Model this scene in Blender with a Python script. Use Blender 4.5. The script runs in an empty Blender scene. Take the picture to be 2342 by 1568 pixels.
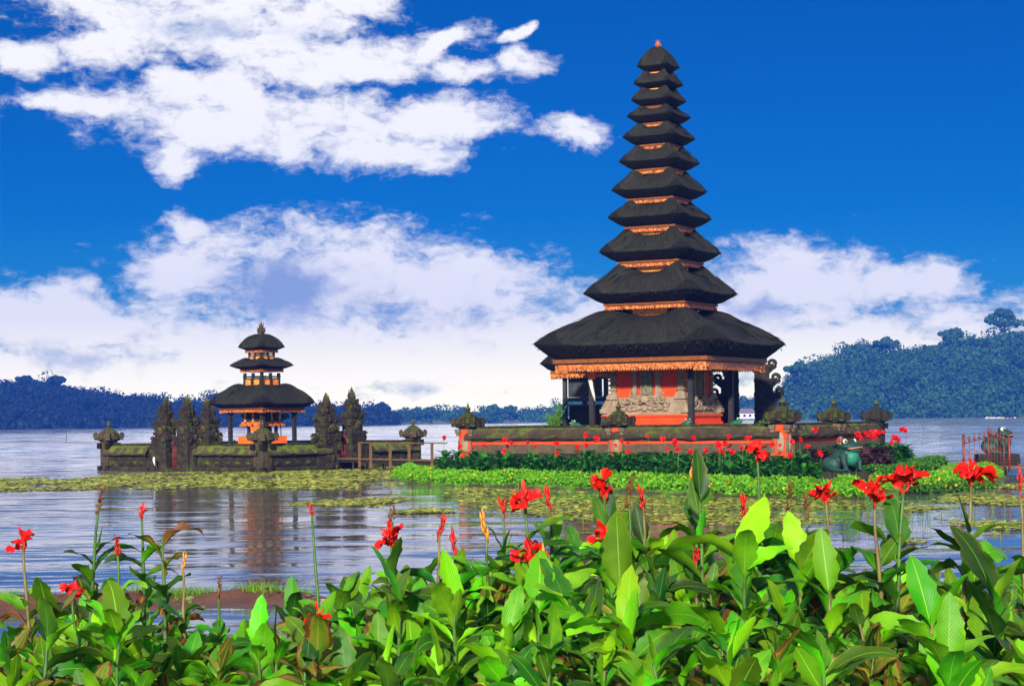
import bpy, math, random
import numpy as np
from mathutils import Vector, Matrix, noise as mnoise

random.seed(7)
rng = np.random.default_rng(7)
scene = bpy.context.scene
COL = scene.collection
R = math.radians
PI = math.pi

# ------------------------------------------------------------------ camera
CAM_H = 2.2            # eye height over the lake, metres
F = 4250.0             # focal length measured on a 2342 px wide picture
VH, U0 = 957.0, 1171.0
ROLL = 0.0125
cam_d = bpy.data.cameras.new("camera")
cam = bpy.data.objects.new("camera", cam_d)
COL.objects.link(cam)
cam_d.sensor_width = 36.0
cam_d.lens = F / 2342.0 * 36.0
cam_d.shift_y = (VH - 784.0) / 2342.0
cam_d.clip_start = 0.1
cam_d.clip_end = 6000.0
_c, _s = math.cos(ROLL), math.sin(ROLL)
cam.matrix_world = Matrix(((_c, _s, 0, 0), (0, 0, -1, 0), (-_s, _c, 0, CAM_H), (0, 0, 0, 1)))
scene.camera = cam


def at(u, v, D):
    """world point D metres ahead of the eye in the direction of a measured picture point"""
    dx, dv = (u - U0) / F, (VH - v) / F
    return Vector(((dx * _c + dv * _s) * D, D, CAM_H + (-dx * _s + dv * _c) * D))


def at_z(u, v, z):
    dx, dv = (u - U0) / F, (VH - v) / F
    k = -dx * _s + dv * _c
    return at(u, v, (z - CAM_H) / k)


# ------------------------------------------------------------------ world
SUN_EL, SUN_AZ = 21.0, 187.0     # azimuth clockwise from +Y (180 = straight behind the camera)
SKY_STRENGTH = 0.10
world = bpy.data.worlds.new("World")
scene.world = world
world.use_nodes = True
wt = world.node_tree
wt.nodes.clear()


class NT:
    """tiny helper for node trees"""
    def __init__(self, tree):
        self.t = tree

    def n(self, kind, **kw):
        nd = self.t.nodes.new(kind)
        for k, v in kw.items():
            setattr(nd, k, v)
        return nd

    def link(self, a, b):
        self.t.links.new(a, b)

    def put(self, sock, val):
        if isinstance(val, bpy.types.NodeSocket):
            self.link(val, sock)
        else:
            sock.default_value = val

    def math(self, op, a, b=0.0, c=0.0, clamp=False):
        nd = self.n("ShaderNodeMath", operation=op, use_clamp=clamp)
        self.put(nd.inputs[0], a); self.put(nd.inputs[1], b); self.put(nd.inputs[2], c)
        return nd.outputs[0]

    def vmath(self, op, a, b=(0, 0, 0)):
        nd = self.n("ShaderNodeVectorMath", operation=op)
        self.put(nd.inputs[0], a); self.put(nd.inputs[1], b)
        return nd.outputs["Value"] if op in ("LENGTH", "DOT_PRODUCT", "DISTANCE") else nd.outputs[0]

    def mix(self, fac, a, b, blend="MIX"):
        nd = self.n("ShaderNodeMix", data_type="RGBA", blend_type=blend)
        self.put(nd.inputs[0], fac); self.put(nd.inputs[6], a); self.put(nd.inputs[7], b)
        return nd.outputs[2]

    def ramp(self, x, lo, hi, a=0.0, b=1.0, smooth=True):
        nd = self.n("ShaderNodeMapRange", interpolation_type="SMOOTHSTEP" if smooth else "LINEAR")
        self.put(nd.inputs[0], x)
        for i, v in ((1, lo), (2, hi), (3, a), (4, b)):
            self.put(nd.inputs[i], v)
        return nd.outputs[0]

    def noise(self, vec, scale, detail=4.0, rough=0.55, dist=0.0):
        nd = self.n("ShaderNodeTexNoise")
        if vec is not None:
            self.link(vec, nd.inputs["Vector"])
        nd.inputs["Scale"].default_value = scale
        nd.inputs["Detail"].default_value = detail
        nd.inputs["Roughness"].default_value = rough
        nd.inputs["Distortion"].default_value = dist
        return nd

    def mapping(self, vec, loc=(0, 0, 0), rot=(0, 0, 0), scale=(1, 1, 1), kind="POINT"):
        nd = self.n("ShaderNodeMapping", vector_type=kind)
        self.link(vec, nd.inputs[0])
        nd.inputs[1].default_value = loc; nd.inputs[2].default_value = rot; nd.inputs[3].default_value = scale
        return nd.outputs[0]


def build_world():
    w = NT(wt)
    tc = w.n("ShaderNodeTexCoord")
    sep = w.n("ShaderNodeSeparateXYZ"); w.link(tc.outputs["Generated"], sep.inputs[0])
    x, y, z = sep.outputs
    az = w.math("MULTIPLY", w.math("ARCTAN2", x, y), 180 / PI)
    el = w.math("MULTIPLY", w.math("ARCSINE", z), 180 / PI)
    comb = w.n("ShaderNodeCombineXYZ"); w.link(az, comb.inputs[0]); w.link(el, comb.inputs[1])
    P = comb.outputs[0]
    # noise-warped sky coordinates (degrees)
    wn = w.noise(P, 0.45, 5.0, 0.55)
    warp = w.vmath("SUBTRACT", wn.outputs["Color"], (0.5, 0.5, 0.5))
    sc = w.n("ShaderNodeVectorMath", operation="MULTIPLY"); w.link(warp, sc.inputs[0]); sc.inputs[1].default_value = (2.6, 1.1, 0)
    Pw = w.vmath("ADD", P, sc.outputs[0])

    def ell(cu, cv, ru, rv, rot=0.0, src=Pw):
        c = (math.degrees(math.atan((cu - U0) / F)), math.degrees(math.atan((VH - cv) / F)) - math.degrees(ROLL) * (cu - U0) / F, 0)
        m = w.mapping(src, c, (0, 0, R(rot)), (math.degrees(ru / F), math.degrees(rv / F), 1), "TEXTURE")
        m2 = w.n("ShaderNodeVectorMath", operation="MULTIPLY"); w.link(m, m2.inputs[0]); m2.inputs[1].default_value = (1, 1, 0)
        return w.math("SUBTRACT", 1.0, w.vmath("LENGTH", m2.outputs[0]))

    def union(lst, amp=None):
        acc = None
        for e in lst:
            f = ell(*e[:5]) if len(e) >= 5 else ell(*e)
            acc = f if acc is None else w.math("SMOOTH_MAX", acc, f, 0.12)
        return acc

    upper = [(330, 30, 300, 130), (590, 80, 300, 120), (845, 5, 110, 65), (80, 165, 120, 42), (240, 130, 150, 60),
             (780, 150, 330, 62, 8), (1010, 105, 130, 32, 24), (1070, 165, 110, 32), (1195, 140, 75, 42), (1185, 75, 50, 16, 20)]
    lens = [(640, 285, 500, 95, -3), (430, 365, 95, 55), (900, 345, 230, 55), (1010, 275, 190, 70), (470, 215, 190, 60),
            (1318, 297, 105, 45), (200, 258, 160, 26)]
    lower = [(760, 640, 380, 160), (440, 610, 190, 90), (435, 535, 60, 50), (1010, 650, 360, 105, -4), (120, 750, 420, 105),
             (600, 830, 800, 170), (1150, 820, 760, 190), (200, 860, 600, 120)]
    right = [(1850, 655, 260, 115), (2070, 645, 180, 66), (1690, 750, 330, 150), (2160, 640, 60, 62), (1930, 820, 560, 150), (2290, 800, 330, 120)]
    f = None
    for grp in (upper, lens, lower, right):
        g = union(grp)
        f = g if f is None else w.math("MAXIMUM", f, g)
    # beyond the framed part of the sky: broken cloud all around
    gen = w.noise(w.mapping(tc.outputs["Generated"], scale=(1, 1, 2.2)), 3.2, 6.0, 0.55)
    genf = w.ramp(gen.outputs[0], 0.40, 0.62, -0.6, 0.9, False)
    out = w.ramp(w.math("ABSOLUTE", az), 17.0, 26.0)
    up = w.ramp(el, 13.5, 19.0)
    outm = w.math("MAXIMUM", out, up)
    f = w.math("ADD", w.math("MULTIPLY", f, w.math("SUBTRACT", 1.0, outm)), w.math("MULTIPLY", genf, outm))
    # cloud bank near the horizon
    f = w.math("MAXIMUM", f, w.ramp(el, 2.3, 0.2, -0.5, 0.9))
    f = w.math("MINIMUM", f, w.ramp(el, 5.0, 7.5, 0.85, 0.58))
    n1 = w.noise(w.mapping(Pw, scale=(0.75, 1.25, 1)), 0.85, 10.0, 0.62)
    n2 = w.noise(w.mapping(P, (3, 7, 0), scale=(0.7, 1.5, 1)), 2.4, 8.0, 0.65, 0.6)
    dn = w.math("ADD", w.math("MULTIPLY", w.math("SUBTRACT", n1.outputs[0], 0.5), 1.75), w.math("MULTIPLY", w.math("SUBTRACT", n2.outputs[0], 0.5), 0.75))
    d = w.math("ADD", f, dn)
    alpha = w.ramp(d, -0.10, 0.60)
    nu = w.noise(w.mapping(w.vmath("ADD", Pw, (-0.18, 0.42, 0.0)), scale=(0.75, 1.25, 1)), 0.85, 6.0, 0.58)
    relief = w.math("SUBTRACT", nu.outputs[0], n1.outputs[0])
    # cloud colours: white tops, lavender-grey thick undersides
    sh = None
    for e in ((650, 660, 215, 110), (930, 720, 260, 70, -8), (200, 820, 260, 45), (990, 885, 90, 30), (420, 70, 260, 60), (1750, 720, 200, 40), (640, 90, 140, 40)):
        h = w.math("MULTIPLY", ell(*e), 1.35 if e[0] == 650 else 0.55)
        sh = h if sh is None else w.math("MAXIMUM", sh, h)
    shn = w.math("MULTIPLY", w.math("SUBTRACT", 0.52, w.noise(w.mapping(Pw, (5, 2, 0)), 0.6, 5.0, 0.55).outputs[0]), 1.6)
    shade = w.ramp(w.math("ADD", w.math("ADD", w.math("MULTIPLY", sh, 1.15), shn), w.math("MULTIPLY", w.math("ADD", w.math("SUBTRACT", 0.5, n2.outputs[0]), w.math("MULTIPLY", relief, 1.9)), 0.50)), 0.06, 1.05)
    ccol = w.mix(shade, (0.89, 0.875, 0.88, 1), (0.29, 0.385, 0.60, 1))
    ccol = w.mix(w.ramp(el, 4.6, 0.4), ccol, w.mix(1.0, ccol, (1.66, 1.56, 1.10, 1), "MULTIPLY"))
    sky = w.n("ShaderNodeTexSky", sky_type="NISHITA", sun_disc=False)
    sky.sun_elevation = R(SUN_EL); sky.sun_rotation = R(SUN_AZ)
    sky.air_density = 1.0; sky.dust_density = 0.3; sky.ozone_density = 2.0; sky.altitude = 1200
    hs = w.n("ShaderNodeHueSaturation"); hs.inputs["Saturation"].default_value = 2.1
    hs.inputs["Hue"].default_value = 0.497
    w.link(sky.outputs[0], hs.inputs["Color"])
    base = w.mix(1.0, hs.outputs[0], (SKY_MUL[0], SKY_MUL[1], SKY_MUL[2], 1), "MULTIPLY")
    base = w.mix(1.0, base, (0.0, 0.0, 0.0, 1), "LIGHTEN")
    cl = w.mix(1.0, ccol, (CLOUD_GAIN / SKY_STRENGTH,) * 3 + (1,), "MULTIPLY")
    fin = w.mix(alpha, base, cl)
    bg = w.n("ShaderNodeBackground"); bg.inputs[1].default_value = SKY_STRENGTH
    w.link(fin, bg.inputs[0])
    o = w.n("ShaderNodeOutputWorld"); w.link(bg.outputs[0], o.inputs[0])


HAZE_COL = (0.03, 0.18, 1.0, 1)
HAZE_DENS = 0.00045
SKY_MUL = (0.03, 0.225, 0.43)
CLOUD_GAIN = 0.79
build_world()
world.cycles.sampling_method = 'MANUAL'
world.cycles.sample_map_resolution = 512

sun_d = bpy.data.lights.new("sun", "SUN")
sun_d.energy = 4.8
sun_d.angle = R(3.0)
sun_d.color = (1.0, 0.95, 0.86)
sun = bpy.data.objects.new("sun", sun_d)
COL.objects.link(sun)
sd = Vector((math.sin(R(SUN_AZ)) * math.cos(R(SUN_EL)), math.cos(R(SUN_AZ)) * math.cos(R(SUN_EL)), math.sin(R(SUN_EL))))
sun.rotation_euler = (-sd).to_track_quat('-Z', 'Y').to_euler()
sun.location = (0, -20, 60)

scene.view_settings.view_transform = 'Standard'
scene.view_settings.look = 'None'
scene.view_settings.gamma = 1.0
scene.view_settings.exposure = 0.62
scene.cycles.max_bounces = 6
scene.cycles.transparent_max_bounces = 8
scene.cycles.use_denoising = True
scene.cycles.volume_bounces = 0


# ------------------------------------------------------------------ materials
MATS = {}


def material(name, rough=0.8, spec=0.3):
    m = bpy.data.materials.new(name); m.use_nodes = True
    t = NT(m.node_tree)
    b = m.node_tree.nodes["Principled BSDF"]
    b.inputs["Roughness"].default_value = rough
    b.inputs["Specular IOR Level"].default_value = spec
    MATS[name] = m
    return m, t, b


def bump(t, b, height, strength=0.5, dist=0.02):
    n = t.n("ShaderNodeBump"); n.inputs["Strength"].default_value = strength; n.inputs["Distance"].default_value = dist
    t.link(height, n.inputs["Height"]); t.link(n.outputs[0], b.inputs["Normal"])


def rgb(r, g, b_):
    return (r, g, b_, 1.0)


def mat_rough(name, a, b_, scale=4.0, rough=0.85, bumps=0.5, bdist=0.03, moss=None, moss_amt=0.5, third=None, spec=0.25):
    """weathered surface: two noise-mixed colours, optional moss on faces that look up"""
    m, t, b = material(name, rough, spec)
    tc = t.n("ShaderNodeTexCoord"); o = tc.outputs["Object"]
    n1 = t.noise(o, scale, 6, 0.65)
    n2 = t.noise(o, scale * 5.3, 5, 0.6)
    c = t.mix(t.ramp(n1.outputs[0], 0.35, 0.68), rgb(*a), rgb(*b_))
    if third:
        c = t.mix(t.ramp(n2.outputs[0], 0.55, 0.72), c, rgb(*third))
    c = t.mix(t.ramp(n2.outputs[0], 0.3, 0.6, 0.35, 0.0), c, rgb(a[0] * .35, a[1] * .35, a[2] * .35))
    if moss:
        g = t.n("ShaderNodeNewGeometry"); s = t.n("ShaderNodeSeparateXYZ"); t.link(g.outputs["Normal"], s.inputs[0])
        n3 = t.noise(o, scale * 0.8, 5, 0.65)
        k = t.math("ADD", t.math("MULTIPLY", s.outputs[2], 0.45), t.math("SUBTRACT", n3.outputs[0], 0.5))
        k = t.ramp(t.math("ADD", k, moss_amt - 0.5), 0.05, 0.3)
        mc = t.mix(n2.outputs[0], rgb(*moss), rgb(moss[0] * .35, moss[1] * .4, moss[2] * .5))
        c = t.mix(k, c, mc)
    t.link(c, b.inputs["Base Color"])
    bump(t, b, t.math("ADD", n2.outputs[0], t.math("MULTIPLY", n1.outputs[0], 1.5)), bumps, bdist)
    return m


def mat_gold(name, a, b_, dark, scale):
    """painted carving: gold scrolls over a dark or red ground"""
    m, t, b = material(name, 0.45, 0.5)
    tc = t.n("ShaderNodeTexCoord"); o = tc.outputs["Object"]
    v = t.n("ShaderNodeTexVoronoi", feature="SMOOTH_F1"); t.link(o, v.inputs["Vector"]); v.inputs["Scale"].default_value = scale
    n = t.noise(o, scale * 1.4, 4, 0.6, 1.2)
    h = t.math("ADD", v.outputs["Distance"], t.math("MULTIPLY", n.outputs[0], 0.8))
    c = t.mix(t.ramp(h, 0.55, 0.85), rgb(*a), rgb(*b_))
    c = t.mix(t.ramp(h, 0.9, 1.1), c, rgb(*dark))
    t.link(c, b.inputs["Base Color"])
    bump(t, b, h, 0.8, -0.04)
    return m


def mat_thatch():
    """palm fibre: streaked weathered top, blacker cut ends along the lip (UV y over 1)"""
    m, t, b = material("thatch", 0.85, 0.25)
    uv = t.n("ShaderNodeUVMap"); sp = t.n("ShaderNodeSeparateXYZ"); t.link(uv.outputs[0], sp.inputs[0])
    n1 = t.noise(t.mapping(uv.outputs[0], scale=(40, 2.2, 1)), 1.0, 5, 0.65, 0.25)
    n2 = t.noise(t.mapping(uv.outputs[0], scale=(8, 1.6, 1)), 1.0, 4, 0.6, 0.4)
    n3 = t.noise(t.mapping(uv.outputs[0], scale=(1.6, 2.5, 1)), 1.0, 5, 0.65)
    c = t.mix(t.ramp(n1.outputs[0], 0.32, 0.68), rgb(.005, .005, .004), rgb(.030, .028, .020))
    c = t.mix(t.ramp(n3.outputs[0], 0.42, 0.66, 0, 0.6), c, rgb(.028, .030, .016))
    c = t.mix(t.ramp(n2.outputs[0], 0.56, 0.72, 0, 0.55), c, rgb(.055, .036, .027))
    cut = t.ramp(t.math("ADD", sp.outputs[1], t.math("MULTIPLY", t.math("SUBTRACT", n1.outputs[0], .5), .10)), .985, 1.02)
    cc = t.mix(n2.outputs[0], rgb(.003, .003, .0025), rgb(.010, .009, .007))
    c = t.mix(cut, c, cc)
    t.link(c, b.inputs["Base Color"])
    bump(t, b, t.math("ADD", n1.outputs[0], n2.outputs[0]), 0.9, 0.06)
    return m


def mat_leaf(name, base, tip, vein, brown=0.0, transl=0.3, dirt=None):
    """broad leaf: pale midrib, fine slanting veins, optional withered edges; UV = across, along"""
    m, t, b = material(name, 0.50, 0.35)
    uv = t.n("ShaderNodeUVMap"); s = t.n("ShaderNodeSeparateXYZ"); t.link(uv.outputs[0], s.inputs[0])
    oi = t.n("ShaderNodeObjectInfo")
    tc = t.n("ShaderNodeTexCoord")
    a = t.math("ABSOLUTE", t.math("MULTIPLY", t.math("SUBTRACT", s.outputs[0], 0.5), 2.0))
    ph = t.math("SUBTRACT", t.math("MULTIPLY", s.outputs[1], 105.0), t.math("MULTIPLY", a, 30.0))
    ve = t.math("ADD", t.math("MULTIPLY", t.math("SINE", ph), 0.5), 0.5)
    off = t.n("ShaderNodeCombineXYZ")
    t.link(t.math("MULTIPLY", oi.outputs["Random"], 37.0), off.inputs[0])
    nn = t.noise(t.vmath("ADD", tc.outputs["Object"], off.outputs[0]), 9.0, 4, 0.6)
    c = t.mix(t.ramp(nn.outputs[0], 0.3, 0.7), rgb(*base), rgb(*tip))
    # own green per leaf; wide value spread stands in for lit and shaded leaves
    hs = t.n("ShaderNodeHueSaturation"); t.link(c, hs.inputs["Color"])
    t.link(t.ramp(oi.outputs["Random"], 0, 1, 0.452, 0.520, False), hs.inputs["Hue"])
    rv = t.math("FRACT", t.math("MULTIPLY", oi.outputs["Random"], 7.31))
    t.link(t.ramp(rv, 0, 1, 0.34, 1.55, False), hs.inputs["Value"])
    c = hs.outputs[0]
    c = t.mix(t.math("MULTIPLY", t.math("POWER", ve, 3.0), 0.45), c, rgb(base[0] * .45, base[1] * .5, base[2] * .45))
    c = t.mix(t.ramp(a, 0.065, 0.015, 0, .75), c, rgb(*vein))
    sp_ = t.noise(t.vmath("ADD", tc.outputs["Object"], off.outputs[0]), 38.0, 3, 0.7)
    c = t.mix(t.ramp(sp_.outputs[0], .68, .74, 0, .75), c, rgb(.20, .10, .02))
    edge = t.math("ADD", t.math("ADD", a, t.math("MULTIPLY", t.math("SUBTRACT", s.outputs[1], 0.5), 0.5)), t.math("MULTIPLY", nn.outputs[0], 1.1))
    thr = 1.78 - brown
    k = t.ramp(edge, thr - 0.12, thr + 0.06)
    k0 = t.ramp(edge, thr - 0.4, thr - 0.02, 0, 0.7 if brown > 0.1 else 0.25)
    c = t.mix(k0, c, rgb(.34, .26, .015))
    c = t.mix(k, c, rgb(.16, .055, .018))
    t.link(c, b.inputs["Base Color"])
    bump(t, b, t.math("ADD", t.math("MULTIPLY", ve, 0.5), nn.outputs[0]), 0.35, 0.004)
    tr = t.n("ShaderNodeBsdfTranslucent"); t.link(t.mix(1.0, c, rgb(1.0, 1.15, 0.5), "MULTIPLY"), tr.inputs[0])
    mx = t.n("ShaderNodeMixShader"); mx.inputs[0].default_value = transl
    out = m.node_tree.nodes["Material Output"]
    t.link(b.outputs[0], mx.inputs[1]); t.link(tr.outputs[0], mx.inputs[2]); t.link(mx.outputs[0], out.inputs[0])
    return m


def mat_foliage(name, cols, transl=0.25, scale=0.4, rough=0.6, island=0.8):
    """leaf clumps: every leaf face gets its own tone, drifting over the crown"""
    m, t, b = material(name, rough, 0.25)
    g = t.n("ShaderNodeNewGeometry")
    tc = t.n("ShaderNodeTexCoord")
    n = t.noise(tc.outputs["Object"], scale, 4, 0.6)
    c = t.mix(t.ramp(n.outputs[0], 0.35, 0.65), rgb(*cols[0]), rgb(*cols[1]))
    c = t.mix(t.ramp(g.outputs["Random Per Island"], 0.3, 1.0, 0, island), c, rgb(*cols[2]))
    t.link(c, b.inputs["Base Color"])
    if transl:
        tr = t.n("ShaderNodeBsdfTranslucent"); t.link(c, tr.inputs[0])
        mx = t.n("ShaderNodeMixShader"); mx.inputs[0].default_value = transl
        out = m.node_tree.nodes["Material Output"]
        t.link(b.outputs[0], mx.inputs[1]); t.link(tr.outputs[0], mx.inputs[2]); t.link(mx.outputs[0], out.inputs[0])
    return m


def mat_plain(name, col, rough=0.6, spec=0.35, var=0.25, scale=12.0, transl=0.0):
    m, t, b = material(name, rough, spec)
    tc = t.n("ShaderNodeTexCoord")
    n = t.noise(tc.outputs["Object"], scale, 4, 0.6)
    c = t.mix(t.ramp(n.outputs[0], 0.3, 0.7), rgb(*[x * (1 - var) for x in col]), rgb(*[min(1, x * (1 + var)) for x in col]))
    t.link(c, b.inputs["Base Color"])
    bump(t, b, n.outputs[0], 0.2, 0.01)
    if transl:
        tr = t.n("ShaderNodeBsdfTranslucent"); t.link(c, tr.inputs[0])
        mx = t.n("ShaderNodeMixShader"); mx.inputs[0].default_value = transl
        out = m.node_tree.nodes["Material Output"]
        t.link(b.outputs[0], mx.inputs[1]); t.link(tr.outputs[0], mx.inputs[2]); t.link(mx.outputs[0], out.inputs[0])
    return m


def mat_frog(name, a, b_, third):
    m, t, b = material(name, 0.35, 0.5)
    tc = t.n("ShaderNodeTexCoord")
    n = t.noise(tc.outputs["Object"], 3.2, 5, 0.6, 1.5)
    n2 = t.noise(tc.outputs["Object"], 22, 5, 0.6)
    c = t.mix(t.ramp(n.outputs[0], 0.47, 0.53), rgb(*a), rgb(*b_))
    c = t.mix(t.ramp(n2.outputs[0], 0.55, 0.75, 0, .6), c, rgb(*third))
    t.link(c, b.inputs["Base Color"])
    t.link(t.ramp(n2.outputs[0], .3, .7, .45, .85), b.inputs["Roughness"])
    bump(t, b, n2.outputs[0], 0.3, 0.02)
    return m


def mat_water():
    m, t, b = material("lake_water", 0.03, 0.5)
    b.inputs["IOR"].default_value = 1.333; b.inputs["Specular IOR Level"].default_value = 0.9
    g = t.n("ShaderNodeNewGeometry"); p = g.outputs["Position"]
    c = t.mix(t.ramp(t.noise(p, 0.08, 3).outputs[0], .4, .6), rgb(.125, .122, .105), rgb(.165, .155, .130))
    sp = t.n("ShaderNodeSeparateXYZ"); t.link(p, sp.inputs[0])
    # brown shallows; the open lake's paler colour stands in for bright sky reflection
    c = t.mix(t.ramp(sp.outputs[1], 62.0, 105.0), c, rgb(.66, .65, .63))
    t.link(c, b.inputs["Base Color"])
    # ripples: fine chop, mid ripples, and long parallel wavelets off to the sides
    n1 = t.noise(t.mapping(p, scale=(0.9, 1.9, 1)), 1.0, 3.0, 0.5, .4)
    n2 = t.noise(t.mapping(p, rot=(0, 0, .15), scale=(0.22, 0.50, 1)), 1.0, 2.0, 0.5)
    n3 = t.noise(t.mapping(p, scale=(5, 8, 1)), 1.0, 2.0, 0.5)
    n4 = t.noise(t.mapping(p, scale=(.06, .05, 1)), 1.0, 2.0, 0.5)
    wv = t.n("ShaderNodeTexWave", wave_type="BANDS", bands_direction="Y")
    t.link(t.mapping(p, rot=(0, 0, -.14)), wv.inputs[0])
    wv.inputs["Scale"].default_value = 0.095; wv.inputs["Distortion"].default_value = 8.0
    wv.inputs["Detail"].default_value = 3.0; wv.inputs["Detail Scale"].default_value = 0.28
    far = t.ramp(sp.outputs[1], 70.0, 130.0, 0.0, 1.0)
    near = t.math("MULTIPLY", t.ramp(sp.outputs[1], 62.0, 44.0), t.ramp(n4.outputs[0], .38, .58, .25, 1.0))
    h = t.math("MULTIPLY", n1.outputs[0], 0.0105)
    h = t.math("ADD", h, t.math("MULTIPLY", n2.outputs[0], 0.022))
    h = t.math("ADD", h, t.math("MULTIPLY", n3.outputs[0], 0.0009))
    n5 = t.noise(t.mapping(p, (9, 4, 0), scale=(.16, .30, 1)), 1.0, 3.0, 0.55)
    h = t.math("MULTIPLY", h, t.ramp(n5.outputs[0], .36, .62, .35, 1.45))
    h = t.math("MULTIPLY", h, t.math("ADD", 0.80, t.math("MULTIPLY", far, -0.1)))
    h = t.math("ADD", h, t.math("MULTIPLY", t.math("MULTIPLY", wv.outputs["Fac"], near), 0.015))
    b.inputs["Roughness"].default_value = 0.05
    bp = t.n("ShaderNodeBump"); bp.inputs["Strength"].default_value = 1.0; bp.inputs["Distance"].default_value = 1.0
    t.link(h, bp.inputs["Height"]); t.link(bp.outputs[0], b.inputs["Normal"])
    return m


def mat_ground(name, soil_a, soil_b, grass_a, grass_b, zlo, zhi):
    """earth that turns to turf above a height, with damp darker earth by the water"""
    m, t, b = material(name, 0.9, 0.3)
    g = t.n("ShaderNodeNewGeometry"); p = g.outputs["Position"]
    s = t.n("ShaderNodeSeparateXYZ"); t.link(p, s.inputs[0])
    n = t.noise(p, 1.3, 6, 0.65); n2 = t.noise(p, 14, 5, 0.65)
    so = t.mix(t.ramp(n.outputs[0], .35, .65), rgb(*soil_a), rgb(*soil_b))
    so = t.mix(t.ramp(n2.outputs[0], .6, .75, 0, .6), so, rgb(.30, .19, .12))
    gr = t.mix(n2.outputs[0], rgb(*grass_a), rgb(*grass_b))
    k = t.ramp(t.math("ADD", s.outputs[2], t.math("MULTIPLY", t.math("SUBTRACT", n.outputs[0], .5), .5)), zlo, zhi)
    t.link(t.mix(k, so, gr), b.inputs["Base Color"])
    wet = t.ramp(s.outputs[2], .10, .02)
    t.link(t.ramp(wet, 0, 1, .9, .35, False), b.inputs["Roughness"])
    bump(t, b, t.math("ADD", n2.outputs[0], n.outputs[0]), .7, .04)
    return m


M_THATCH = mat_thatch()
M_GOLD = mat_gold("gilded_carving", (.66, .25, .025), (.46, .10, .010), (.07, .015, .006), 9.0)
M_PANEL = mat_gold("gilded_panel", (.80, .035, .006), (.85, .42, .05), (.80, .14, .015), 14.0)
M_GOLDTRIM = mat_rough("gold_trim", (.26, .085, .014), (.16, .04, .010), 12, .5, .4, .01)
M_RED = mat_rough("red_paint", (.80, .075, .006), (.70, .050, .005), 2.2, .8, .25, .01, third=(.52, .05, .014))
M_STONE = mat_rough("carved_stone", (.36, .26, .17), (.24, .17, .105), 3.0, .85, .6, .03)
M_PALESTONE = mat_rough("wall_panel_stone", (.125, .082, .046), (.080, .053, .030), 3.0, .9, .6, .02)
M_DARKSTONE = mat_rough("dark_stone", (.017, .013, .008), (.046, .032, .018), 3.5, .9, .9, .05, moss=(.10, .16, .007), moss_amt=.54, third=(.11, .05, .02))
M_MOSSCARVE = mat_rough("mossy_carving", (.030, .024, .012), (.085, .055, .026), 4.5, .95, 1.0, .05, moss=(.13, .19, .008), moss_amt=.47, third=(.17, .075, .03))
M_BLACKSTONE = mat_rough("dark_temple_stone", (.020, .018, .012), (.04, .033, .022), 3.5, .9, .9, .05, moss=(.05, .07, .01), moss_amt=.28)
M_MOSSTONE = mat_rough("mossy_stone", (.045, .034, .018), (.10, .072, .036), 2.6, .95, 1.0, .06, moss=(.19, .25, .010), moss_amt=.38)
M_COPING = mat_rough("mossy_coping", (.040, .028, .015), (.085, .060, .032), 1.6, .95, .9, .05, moss=(.15, .21, .010), moss_amt=.34)
M_TIMBER = mat_rough("dark_timber", (.018, .017, .016), (.035, .032, .030), 5, .6, .4, .01)
M_GREYTIMBER = mat_rough("grey_timber", (.030, .034, .036), (.055, .06, .062), 4, .7, .4, .01)
M_BAMBOO = mat_rough("weathered_wood", (.20, .11, .045), (.13, .07, .03), 6, .75, .4, .01)
M_ORANGE = mat_plain("orange_cloth", (.88, .14, .006), .7, .2, .12, 3)
M_IRON = mat_plain("red_iron", (.17, .022, .010), .5, .5, .35, 8)
M_FROG = mat_frog("green_frog_paint", (.006, .055, .035), (.004, .028, .022), (.010, .14, .085))
M_BELLY = mat_frog("pale_frog_paint", (.010, .17, .10), (.008, .12, .075), (.02, .25, .16))
M_FROGLIT = mat_frog("bright_frog_paint", (.006, .14, .055), (.004, .08, .035), (.02, .25, .10))
M_WHITE = mat_plain("white_paint", (.62, .58, .52), .4, .5, .05)
M_PUPIL = mat_plain("black_paint", (.01, .01, .01), .3, .5, .1)
M_LIP = mat_plain("pink_lip_paint", (.55, .16, .10), .5, .4, .15)
M_WALLWHITE = mat_plain("white_plaster", (.75, .74, .72), .8, .2, .1)
M_TILE = mat_plain("grey_roof_tile", (.22, .16, .15), .8, .2, .2)
M_LEAF = mat_leaf("canna_leaf_green", (.045, .250, .005), (.095, .370, .006), (.22, .48, .03), 0.0, .28)
M_LEAFB = mat_leaf("canna_leaf_bright", (.105, .520, .004), (.170, .600, .005), (.34, .68, .03), 0.0, .34)  # new leaves; in mixed palettes the lighter green stands in for sunlit ones
M_LEAFD = mat_leaf("canna_leaf_dark", (.014, .095, .007), (.030, .155, .008), (.10, .28, .025), 0.05, .22)  # darker green; low on stems it also stands in for shade between plants
M_LEAFY = mat_leaf("canna_leaf_withering", (.10, .20, .012), (.20, .24, .014), (.35, .34, .05), 0.50, .3)
M_LEAFX = mat_leaf("canna_leaf_withered", (.17, .10, .02), (.22, .14, .02), (.30, .22, .05), 0.85, .2)
M_STEM = mat_plain("canna_stem", (.055, .13, .020), .5, .4, .35, 9)
M_STEMR = mat_plain("canna_stem_reddish", (.16, .12, .035), .5, .4, .35, 9)
M_PETAL = mat_rough("red_petal", (.82, .006, .004), (.60, .004, .004), 22, .5, .35, .004, third=(.86, .040, .006))
M_BUD = mat_plain("red_bud", (.42, .025, .012), .55, .3, .4, 30)
M_BUDY = mat_plain("orange_bud", (.62, .26, .03), .55, .3, .4, 30)
M_SEED = mat_plain("brown_seed_head", (.16, .055, .02), .8, .2, .5, 40)
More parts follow.
